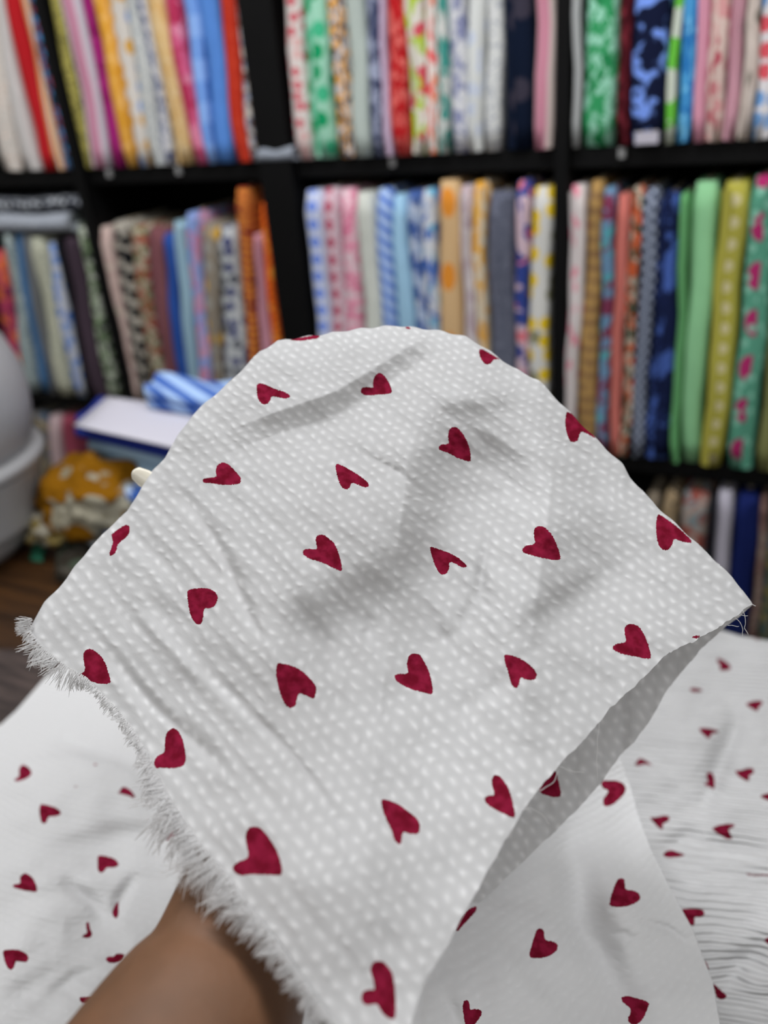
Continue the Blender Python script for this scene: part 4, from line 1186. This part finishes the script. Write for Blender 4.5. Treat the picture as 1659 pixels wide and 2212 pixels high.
def held_depth(px, py, roll=True):
    t = HELD_T(px, py)
    t = steps(t, px, py, [
        ([(440, 975), (600, 912), (725, 872), (850, 795), (925, 745), (1000, 722)], .019, -44, 120),
        ([(900, 905), (960, 888), (1030, 880), (1130, 868), (1180, 930)], .009, 9, 160),
        ([(880, 1010), (960, 975), (1030, 965), (1110, 985), (1190, 1060)], .046, 34, 320),
        ([(560, 1350), (640, 1345), (740, 1295), (850, 1235), (930, 1150), (980, 1090)], .030, 28, 230),
        ([(1080, 1390), (1180, 1310), (1290, 1240), (1380, 1200)], .014, 14, 120),
        ([(1120, 1230), (1220, 1185), (1340, 1165), (1480, 1215)], .018, 30, 180),
        ([(980, 1000), (1010, 1060), (1080, 1060), (1160, 980)], .007, 20, 120)])
    t = valleys(t, px, py, [
        ([(385, 1050), (450, 1140), (490, 1210), (540, 1330), (580, 1400)], .0045, 13),
        ([(250, 1130), (330, 1190), (420, 1290)], .003, 22),
        ([(260, 1270), (340, 1370), (440, 1470), (560, 1590)], -.003, 16),
        ([(170, 1335), (260, 1440), (330, 1520), (440, 1620), (510, 1690)], .0045, 15),
        ([(790, 980), (860, 1020), (940, 1090)], .0035, 8),
        ([(380, 1400), (520, 1520), (640, 1640), (740, 1790), (800, 1950)], .003, 16),
        ([(1045, 1220), (1030, 1290), (985, 1360)], .003, 14),
        ([(760, 1290), (800, 1350), (790, 1400)], .003, 14),
        ([(900, 1400), (1000, 1360), (1060, 1290)], .002, 20),
        ([(960, 1560), (1080, 1480), (1200, 1350)], .0025, 22),
        ([(1180, 880), (1260, 980), (1330, 1100)], .0025, 18),
        ([(740, 1500), (820, 1640), (900, 1760)], .002, 18),
        ([(1060, 1130), (1040, 1240), (1050, 1330)], .004, 12),
        ([(880, 1240), (960, 1330), (1000, 1420)], -.003, 16),
        ([(640, 1290), (700, 1390), (730, 1480)], .003, 18)])
    uv = cloth_uv(px, py)
    U, V = uv[..., 0], uv[..., 1]
    t = t + .0034 * vnoise(U * 26, V * 42, 1) + .0022 * vnoise(U * 55, V * 95, 2) + .0016 * vnoise(U * 22, V * 120, 3) + .0006 * vnoise(U * 60, V * 260, 5)
    if roll:
        e = (py - fT(px)) * 0.8
        E = 55.0
        q = np.clip(1 - e / E, 0, 1)
        t = t + 0.018 * (1 - np.sqrt(np.maximum(0, 1 - (0.995 * q) ** 2)))
    return t


NI, NJ = 420, 430
xs = np.linspace(62, 1625, NI)
xs = xs + 2.0 * np.sin(np.linspace(0, math.pi, NI)) * 0
tt = np.linspace(0, 1, NJ)
tt = tt ** 1.15
PX = np.repeat(xs[:, None], NJ, 1)
rag = 3.0 * vnoise(xs / 14, xs * 0, 9) + 2.0 * vnoise(xs / 5, xs * 0, 4)
top_x = fT(xs) + 2.2 * np.sin(xs / 9.0) * 0.8
bot_x = fB(xs) + rag * 1.6
PY = top_x[:, None] + (bot_x - top_x)[:, None] * tt[None]
TT = held_depth(PX, PY)
P3 = CAM0 + rays(PX, PY) * TT[..., None]
uvF = cloth_uv(PX, PY)
hF = poly_sdf(PX, PY, HELD)
# the half that hangs behind the hand, sharing the crest row
NB = 150
bb = np.linspace(0, 1, NB)[1:]
PXB = np.repeat(xs[:, None], NB - 1, 1)
PYB = top_x[:, None] + (fK(xs) + rag - top_x)[:, None] * bb[None]
ends = np.clip(np.minimum(xs - 62, 1625 - xs) / 160, 0, 1)
drop = 0.020 + 0.075 * ends[:, None] * np.sqrt(bb)[None]
t_top = TT[:, :1]
TB = HELD_T(PXB, PYB) * 0.35 + (t_top - 0.0) * 0.65
TB = np.maximum(TB, held_depth(PXB, PYB, False)) + drop * np.minimum(1, bb * 6)[None]
TB = t_top * (1 - np.minimum(1, bb * 8))[None] + TB * np.minimum(1, bb * 8)[None] + .004 * vnoise(PXB / 70, PYB / 90, 6)
PB = CAM0 + rays(PXB, PYB) * TB[..., None]
uvB = np.stack([(PXB * 0.6 + PYB * 0.8) * 0.00030, (PXB * 0.8 - PYB * 0.6) * 0.00030], -1)
hB = poly_sdf(PXB, PYB, BACKH)
base = NI * NJ
nb = NB - 1
ii, jj = np.meshgrid(np.arange(NI - 1), np.arange(nb - 1), indexing='ij')
k = base + (ii * nb + jj).ravel()
F2 = np.stack([k, k + nb, k + nb + 1, k + 1], 1)
i_ = np.arange(NI - 1)
F3 = np.stack([i_ * NJ, (i_ + 1) * NJ, base + (i_ + 1) * nb, base + i_ * nb], 1)
held_root = empty('heart_print_cloth', pt(850, 1400, .50))
tag(held_root, 'white cotton cloth with red hearts and a frayed edge, held up over a hand', 'cloth')
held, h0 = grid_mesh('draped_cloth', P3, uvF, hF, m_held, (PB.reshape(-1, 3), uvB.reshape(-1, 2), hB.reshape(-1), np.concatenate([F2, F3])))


def keep_parent(o, root):
    o.location = Vector(o.location) - Vector(root.location)
    o.parent = root


keep_parent(held, held_root)


# threads -----------------------------------------------------------
def tubes(name, lines, rad, mat, parent=None, sides=3):
    vs, fs = [], []
    for L_ in lines:
        L_ = np.array(L_)
        n_ = len(L_)
        T_ = np.gradient(L_, axis=0)
        T_ /= np.linalg.norm(T_, axis=1)[:, None] + 1e-12
        ref = np.array([0.3, 0.2, 0.93])
        A_ = np.cross(T_, ref)
        A_ /= np.linalg.norm(A_, axis=1)[:, None] + 1e-12
        B_ = np.cross(T_, A_)
        b0 = len(vs)
        for i in range(n_):
            r = rad * (1.0 if i < n_ - 1 else 0.4)
            for s in range(sides):
                th = 2 * math.pi * s / sides
                vs.append(L_[i] + r * (math.cos(th) * A_[i] + math.sin(th) * B_[i]))
        for i in range(n_ - 1):
            for s in range(sides):
                s2 = (s + 1) % sides
                fs.append((b0 + i * sides + s, b0 + i * sides + s2, b0 + (i + 1) * sides + s2, b0 + (i + 1) * sides + s))
    V = np.array(vs)
    o0 = V.mean(0)
    o = mesh_obj(name, V - o0, fs, mat, loc=o0)
    if parent is not None:
        keep_parent(o, parent)
    return o


n = N('cotton_thread')
df = n.n('ShaderNodeBsdfDiffuse', {'Color': (0.92, 0.915, 0.915, 1)})
tr = n.n('ShaderNodeBsdfTranslucent', {'Color': (0.92, 0.915, 0.915, 1)})
n.t.links.new(n.n('ShaderNodeMixShader', {0: 0.5, 1: df.outputs[0], 2: tr.outputs[0]}).outputs[0], n.out.inputs[0])
m_thread = n.mat

FR = np.array([(62, 1364), (95, 1405), (140, 1440), (185, 1466), (215, 1497), (250, 1532), (290, 1582), (320, 1632), (345, 1682), (370, 1732), (410, 1792), (445, 1842),
               (490, 1892), (520, 1932), (560, 1988), (610, 2052), (650, 2112), (700, 2182), (760, 2264), (825, 2340)], float)
seg = np.hypot(*np.diff(FR, axis=0).T)
cum = np.concatenate([[0], np.cumsum(seg)])
tot = cum[-1]
lens = lambda y: np.interp(y, [1364, 1400, 1450, 1475, 1540, 1620, 1680, 1740, 1850, 1930, 2000, 2200, 2340], [34, 44, 40, 18, 24, 28, 48, 84, 92, 66, 48, 40, 32])
lines = []
ntuft = 190
for c in range(ntuft):
    s0 = tot * (c + random.uniform(0, 1)) / ntuft
    sag = random.uniform(-0.35, 0.35)
    lf = random.uniform(0.55, 1.25)
    curl = random.uniform(-0.7, 0.7)
    for q_ in range(random.randint(7, 14)):
        s = min(max(s0 + random.gauss(0, 9), 0), tot - 1)
        i = int(np.searchsorted(cum, s)) - 1
        i = max(0, min(i, len(seg) - 1))
        a = (s - cum[i]) / seg[i]
        p = FR[i] * (1 - a) + FR[i + 1] * a
        d = (FR[i + 1] - FR[i]) / seg[i]
        nrm = np.array([-d[1], d[0]])
        if p[1] < 1430:
            nrm = unit(nrm + np.array([-0.5, 0.1]))
        t0 = float(held_depth(np.array([p[0]]), np.array([p[1] - 3]), False)[0])
        L_ = lens(p[1]) * lf * random.uniform(0.7, 1.15)
        pts_ = []
        x, y = p - nrm * 4
        ang = sag + random.gauss(0, 0.10)
        pull = (s0 - s) / 40.0
        nseg_ = 7
        for k in range(nseg_ + 1):
            f_ = k / nseg_
            pts_.append(pt(x, y, t0 - 0.0006 - 0.004 * f_ * (1 + 1.5 * sag) + 0.004 * f_ * f_))
            aa = ang + curl * f_
            dirv = nrm * math.cos(aa) + d * (math.sin(aa) + pull * 0.5) + np.array([0, 0.25 * f_])
            x, y = np.array([x, y]) + dirv * L_ / nseg_
        lines.append(pts_)
# a tuft that sticks out at the first corner
for q_ in range(70):
    x, y = 62 + random.uniform(-2, 10), 1350 + random.uniform(-14, 16)
    pts_ = []
    a0 = random.uniform(2.75, 3.45)
    for k in range(7):
        pts_.append(pt(x, y, .578 + 0.003 * k / 6))
        a1 = a0 + 0.12 * k * random.choice((-1, 1)) * 0.3
        x, y = x + 5.0 * math.cos(a1), y - 5.0 * math.sin(a1) * 0.8 + 0.6 * k * 0.3
    lines.append(pts_)
fr = tubes('frayed_fringe', lines, 0.00022, m_thread, held_root)
fr['kind'] = 'stuff'

LT = [[(1604, 1318), (1611, 1337), (1608, 1356), (1616, 1371)], [(1588, 1332), (1602, 1329), (1616, 1330)], [(1588, 1334), (1601, 1347), (1605, 1364), (1603, 1374)],
      [(1572, 1350), (1585, 1352), (1597, 1353)], [(1618, 1306), (1626, 1306), (1633, 1309)], [(1210, 1655), (1222, 1662), (1245, 1668), (1262, 1668)],
      [(1128, 1748), (1150, 1747), (1168, 1757), (1180, 1770), (1186, 1782)], [(1294, 1560), (1291, 1600), (1289, 1640), (1290, 1685)],
      [(1108, 1790), (1104, 1802), (1096, 1810), (1088, 1816)], [(1165, 1708), (1185, 1698), (1200, 1684), (1206, 1664)], [(919, 2118), (922, 2150), (918, 2180), (914, 2212)]]
for L_ in LT:
    L_ = np.array(L_, float)
    tpar = np.linspace(0, len(L_) - 1, 14)
    X_ = np.interp(tpar, np.arange(len(L_)), L_[:, 0]) + 0.8 * np.sin(tpar * 5)
    Y_ = np.interp(tpar, np.arange(len(L_)), L_[:, 1]) + 0.8 * np.cos(tpar * 4)
    D_ = held_depth(X_, np.minimum(Y_, fB(X_) - 3), False) - 0.001 + 0.004 * np.linspace(0, 1, 14)
    tubes('loose_thread', [[pt(x, y, t) for x, y, t in zip(X_, Y_, D_)]], 0.00022, m_thread, held_root, 4)


# heaps on the table ------------------------------------------------
def heap(name, PX_, PY_, T_, theta, hearts, mat, label, skirt_sides, spreads=None):
    P_ = CAM0 + rays(PX_, PY_) * T_[..., None]
    ct, st = math.cos(theta), math.sin(theta)
    a = (PX_ - 800) * T_ / F
    b = (PY_ - 1500) * T_ / F * 1.5
    uv = np.stack([a * ct + b * st, -a * st + b * ct], -1)
    hs = poly_sdf(PX_, PY_, hearts)
    nI, nJ = PX_.shape
    V2, U2, H2, F2_ = [], [], [], []
    b0 = nI * nJ
    idx = np.arange(nI * nJ).reshape(nI, nJ)
    inner = {'top': idx[:, 3], 'bottom': idx[:, -4], 'first': idx[3], 'last': idx[-4]}
    for side in skirt_sides:
        e = {'top': idx[:, 0], 'bottom': idx[:, -1], 'first': idx[0], 'last': idx[-1]}[side]
        flat = P_.reshape(-1, 3)[e]
        out = flat - P_.reshape(-1, 3)[inner[side]]
        out[:, 2] = 0
        out /= np.linalg.norm(out, axis=1)[:, None] + 1e-9
        hgt = flat[:, 2] - (TABZ + 0.002)
        spread = (spreads or {}).get(side, 0.30 if side == 'top' else 0.9) * np.minimum(hgt, 0.12) * (1 + 0.5 * vnoise(np.arange(len(e)) / 14.0, np.zeros(len(e)), 5))
        prev_ring = e
        for a_ in (0.25, 0.5, 0.75, 1.0):
            low = flat + out * (spread * math.sin(a_ * math.pi / 2))[:, None]
            low[:, 2] = flat[:, 2] - hgt * (1 - math.cos(a_ * math.pi / 2))
            s = b0 + len(V2)
            V2 += list(low)
            U2 += list(uv.reshape(-1, 2)[e] + np.array([0.0, 0.03 * a_]))
            H2 += [60.0] * len(e)
            ring = np.arange(s, s + len(e))
            for q_ in range(len(e) - 1):
                F2_.append((prev_ring[q_], prev_ring[q_ + 1], ring[q_ + 1], ring[q_]))
            prev_ring = ring
    o, _ = grid_mesh(name, P_, uv, hs, mat, (np.array(V2), np.array(U2), np.array(H2), np.array(F2_)))
    tag(o, label, 'cloth')
    return o


def table_t(px, py):
    return (TABZ - CAMZ) / rays(px, py)[..., 2]


# heap beside the arm
fLT = curve([(-400, 1620), (-120, 1600), (0, 1567), (34, 1536), (70, 1495), (101, 1459), (135, 1440), (250, 1430), (450, 1440), (760, 1460)])
xs2 = np.linspace(-320, 760, 270)
jj_ = np.linspace(0, 1, 280)
PX_ = np.repeat(xs2[:, None], 280, 1)
PY_ = fLT(xs2)[:, None] + (2560 - fLT(xs2))[:, None] * jj_[None]
LT_T = tps([(-300, 1620, 1.06), (0, 1567, 1.04), (135, 1445, 1.12), (450, 1445, 1.10), (750, 1460, 1.08), (100, 1580, .97), (300, 1600, .92), (50, 1680, .875), (230, 1866, .775),
            (370, 1800, .80), (30, 2070, .695), (0, 2212, .655), (180, 2155, .665), (450, 1700, .85), (600, 2000, .72), (-300, 2100, .71), (700, 2500, .58), (-300, 2500, .58), (200, 2500, .575)])
T_ = LT_T(PX_, PY_)
T_ = steps(T_, PX_, PY_, [([(-60, 1700), (60, 1640), (160, 1625), (260, 1650), (330, 1690)], -.034, 6, 120),
                          ([(60, 1850), (150, 1815), (260, 1790), (380, 1780)], .014, 14, 100),
                          ([(140, 1985), (230, 1985), (290, 2030)], .012, 9, 80),
                          ([(-40, 2150), (80, 2120), (200, 2060)], .010, 18, 110)])
T_ = valleys(T_, PX_, PY_, [([(130, 1900), (190, 1940), (240, 1990)], .010, 16), ([(100, 1615), (140, 1600), (200, 1620)], .006, 10),
                            ([(300, 1880), (260, 1940), (240, 2000)], .008, 14), ([(90, 2160), (160, 2110), (230, 2090)], .006, 14)])
T_ = T_ + .012 * vnoise(PX_ / 130, PY_ / 90, 11) + .005 * vnoise(PX_ / 50, PY_ / 34, 12)
T_ = np.minimum(T_, table_t(PX_, PY_) - 0.006)
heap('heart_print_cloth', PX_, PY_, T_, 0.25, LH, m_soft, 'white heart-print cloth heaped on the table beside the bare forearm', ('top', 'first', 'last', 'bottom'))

# far heap, ribbed
fR1 = curve([(900, 1370), (1400, 1362), (1560, 1362), (1600, 1374), (1659, 1384), (1800, 1396), (2000, 1420)])
xs3 = np.linspace(930, 1930, 260)
jj_ = np.linspace(0, 1, 290)
PX_ = np.repeat(xs3[:, None], 290, 1)
PY_ = fR1(xs3)[:, None] + (2520 - fR1(xs3))[:, None] * jj_[None]
R1_T = tps([(930, 1370, 1.16), (1300, 1365, 1.16), (1600, 1380, 1.145), (1900, 1400, 1.12), (1565, 1436, 1.09), (1450, 1500, 1.02), (1640, 1530, 1.0), (1530, 1690, .895), (1400, 1780, .845),
            (1640, 1700, .88), (1490, 1980, .735), (1659, 1900, .765), (1659, 2212, .655), (1560, 2212, .66), (1900, 2000, .72), (1900, 2500, .56), (1000, 2400, .62), (1000, 1800, .84)])
T_ = R1_T(PX_, PY_)
T_ = valleys(T_, PX_, PY_, [([(1570, 1480), (1590, 1560), (1560, 1640), (1530, 1720), (1515, 1800)], .014, 24), ([(1500, 1800), (1560, 1830), (1700, 1840)], .010, 22),
                            ([(1430, 1840), (1480, 1810), (1520, 1800)], .010, 20), ([(1540, 2150), (1600, 2080), (1680, 2040)], .012, 30)])
T_ = steps(T_, PX_, PY_, [([(1480, 1960), (1560, 1900), (1640, 1880), (1720, 1890)], .016, 22, 120), ([(1560, 1560), (1600, 1600), (1640, 1680)], .008, 14, 80)])
T_ = T_ + .010 * vnoise(PX_ / 120, PY_ / 80, 21) + .004 * vnoise(PX_ / 50, PY_ / 30, 22)
T_ = np.minimum(T_, table_t(PX_, PY_) - 0.006)
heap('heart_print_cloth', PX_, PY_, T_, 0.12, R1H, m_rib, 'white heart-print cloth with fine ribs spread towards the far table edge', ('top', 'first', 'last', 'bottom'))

# near fold lying over it
fR2 = lambda y: np.interp(y, [1600, 1634, 1700, 1760, 1830, 1920, 2010, 2070, 2120, 2212, 2560], [1330, 1338, 1362, 1378, 1404, 1448, 1498, 1520, 1540, 1556, 1660])
fR2L = lambda y: np.interp(y, [1600, 1700, 1850, 2000, 2560], [1230, 1080, 900, 800, 760])
ys = np.linspace(1606, 2540, 300)
jj_ = np.linspace(0, 1, 240)
PY_ = np.repeat(ys[:, None], 240, 1)
PX_ = fR2L(ys)[:, None] + (fR2(ys) - fR2L(ys))[:, None] * jj_[None]
R2_T = tps([(1230, 1606, .78), (1335, 1610, .80), (1250, 1720, .74), (1370, 1760, .755), (1120, 1800, .71), (1350, 1930, .645), (1170, 2035, .615), (1370, 2180, .585), (1020, 2190, .565),
            (1540, 2150, .615), (900, 1950, .64), (1450, 1930, .68), (1500, 2030, .655), (900, 2500, .50), (1600, 2500, .53), (1250, 2500, .505)])
T_ = R2_T(PX_, PY_)
T_ = steps(T_, PX_, PY_, [([(1010, 1960), (1090, 2060), (1160, 2140), (1250, 2240)], -.024, 16, 120)])
T_ = valleys(T_, PX_, PY_, [([(1370, 1985), (1440, 2005), (1500, 2045)], .006, 10), ([(1300, 2010), (1350, 2020), (1385, 2040)], .004, 12), ([(950, 2130), (980, 2190), (1010, 2260)], .006, 20),
                            ([(1215, 1680), (1235, 1850), (1262, 1990), (1320, 2110), (1400, 2260)], .030, 48)])
T_ = T_ + .008 * vnoise(PX_ / 110, PY_ / 90, 31) + .003 * vnoise(PX_ / 45, PY_ / 40, 32)
T_ = np.minimum(T_, table_t(PX_, PY_) - 0.01)
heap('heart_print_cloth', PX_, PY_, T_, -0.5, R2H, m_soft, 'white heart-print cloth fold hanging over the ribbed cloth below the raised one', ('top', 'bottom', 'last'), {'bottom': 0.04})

# ------------------------------------------------------------------ the arm and hand
n = N('skin')
co = n.n('ShaderNodeTexCoord').outputs['Object']
f1 = n.noise(co, 22, 3).outputs[0]
f2 = n.noise(co, 260, 2).outputs[0]
c = n.mix(n.step(f1, 0.3, 0.7), col((102, 71, 48)), col((118, 82, 57)))
bs = n.n('ShaderNodeBsdfPrincipled', {'Base Color': c, 'Roughness': 0.55, 'Specular IOR Level': 0.35, 'Subsurface Weight': 0.15, 'Subsurface Radius': (0.01, 0.004, 0.002)})
bn = n.n('ShaderNodeBump', {'Height': f2, 'Distance': 0.0004, 'Strength': 0.5})
n.t.links.new(bn.outputs[0], bs.inputs['Normal'])
n.t.links.new(bs.outputs[0], n.out.inputs[0])
m_skin = n.mat


def under(px, py, r, gap=0.008):
    """a point whose skin clears the cloth above it"""
    d = float(np.max(held_depth(np.array([px, px - 25, px + 25, px]), np.array([py, py, py + 20, py - 20]), False)))
    return pt(px, py, d + r + gap)


verts, edges, rad = [], [], []


def jv(p, r, link=None):
    verts.append(tuple(p))
    rad.append(r)
    if link is not None:
        edges.append((link, len(verts) - 1))
    return len(verts) - 1


elbow = jv(pt(205, 2585, .345), .057)
a1 = jv(pt(342, 2362, .385), .0560, elbow)
a2 = jv(pt(474, 2143, .425), .0520, a1)
a3 = jv(pt(563, 1943, .462), .0440, a2)
wr = jv(under(640, 1690, .028, .012), .0280, a3)
pa = jv(under(690, 1500, .028, .016), .0270, wr)
pc = jv(under(735, 1330, .030, .018), .0270, pa)
up = jv(pt(-60, 2900, .20), .050, elbow)
KN = {'index': [(655, 1150), (620, 1030), (590, 930), (575, 850)], 'middle': [(740, 1110), (745, 980), (755, 870), (762, 795)],
      'ring': [(825, 1120), (865, 990), (900, 880), (925, 805)], 'little': [(905, 1180), (970, 1075), (1030, 985), (1070, 920)]}
for nm, pl in KN.items():
    prev = pc
    for k, (x, y) in enumerate(pl):
        r = [.0125, .0095, .0085, .0070][k]
        prev = jv(under(x, y, r, .012), r, prev)
prev = pa
for k, (x, y) in enumerate([(610, 1390), (520, 1260), (430, 1150), (358, 1062)]):
    r = [.017, .0125, .0105, .0080][k]
    prev = jv(under(x, y, r, .004), r, prev)
thumb_tip = np.array(verts[prev])
V = np.array(verts)
o0 = np.array(pt(548, 1945, .458))
me = bpy.data.meshes.new('person')
me.from_pydata([tuple(v - o0) for v in V], edges, [])
me.materials.append(m_skin)
person = bpy.data.objects.new('person', me)
person.location = tuple(o0)
COL.objects.link(person)
sk = person.modifiers.new('skin', 'SKIN')
sk.use_smooth_shade = True
for i, r in enumerate(rad):
    sv = me.skin_vertices[0].data[i]
    sv.radius = (r, r)
    sv.use_root = (i == a3)
sub = person.modifiers.new('sub', 'SUBSURF')
sub.levels = 2
sub.render_levels = 2
tag(person, 'bare brown forearm reaching up under the raised heart-print cloth', 'person')
# thumb nail showing past the cloth edge
m_nail = plain_mat('cream_nail', (214, 208, 192), 0.3, 0.5)
nc = pt(312, 1034, .612)
e1 = unit(pt(292, 1026, .612) - pt(330, 1050, .612))
e2 = unit(pt(318, 1052, .612) - pt(300, 1020, .612))
e2 = unit(e2 - e1 * (e1 @ e2))
e3 = np.cross(e1, e2)
vs, fs = [], []
for i in range(11):
    a = i / 10
    for j in range(9):
        b = j / 8 * 2 - 1
        hw = 0.0066 * (1 - 0.25 * max(0, a - 0.7) / 0.3)
        for dz in (0.0, 0.0012):
            vs.append(e1 * ((a - 0.55) * 0.022 - 0.0022 * b * b * (a > 0.5)) + e2 * hw * b + e3 * ((-0.0022 * b * b) + dz) * (1 if e3 @ RM[:, 2] < 0 else -1))
idx = np.arange(11 * 9 * 2).reshape(11, 9, 2)
for i in range(10):
    for j in range(8):
        for s in (0, 1):
            fs.append((idx[i, j, s], idx[i + 1, j, s], idx[i + 1, j + 1, s], idx[i, j + 1, s]))
for i in range(10):
    for j in (0, 8):
        fs.append((idx[i, j, 0], idx[i + 1, j, 0], idx[i + 1, j, 1], idx[i, j, 1]))
for j in range(8):
    for i in (0, 10):
        fs.append((idx[i, j, 0], idx[i, j + 1, 0], idx[i, j + 1, 1], idx[i, j, 1]))
o = mesh_obj('thumb_nail', vs, fs, m_nail, loc=nc)
keep_parent(o, person)
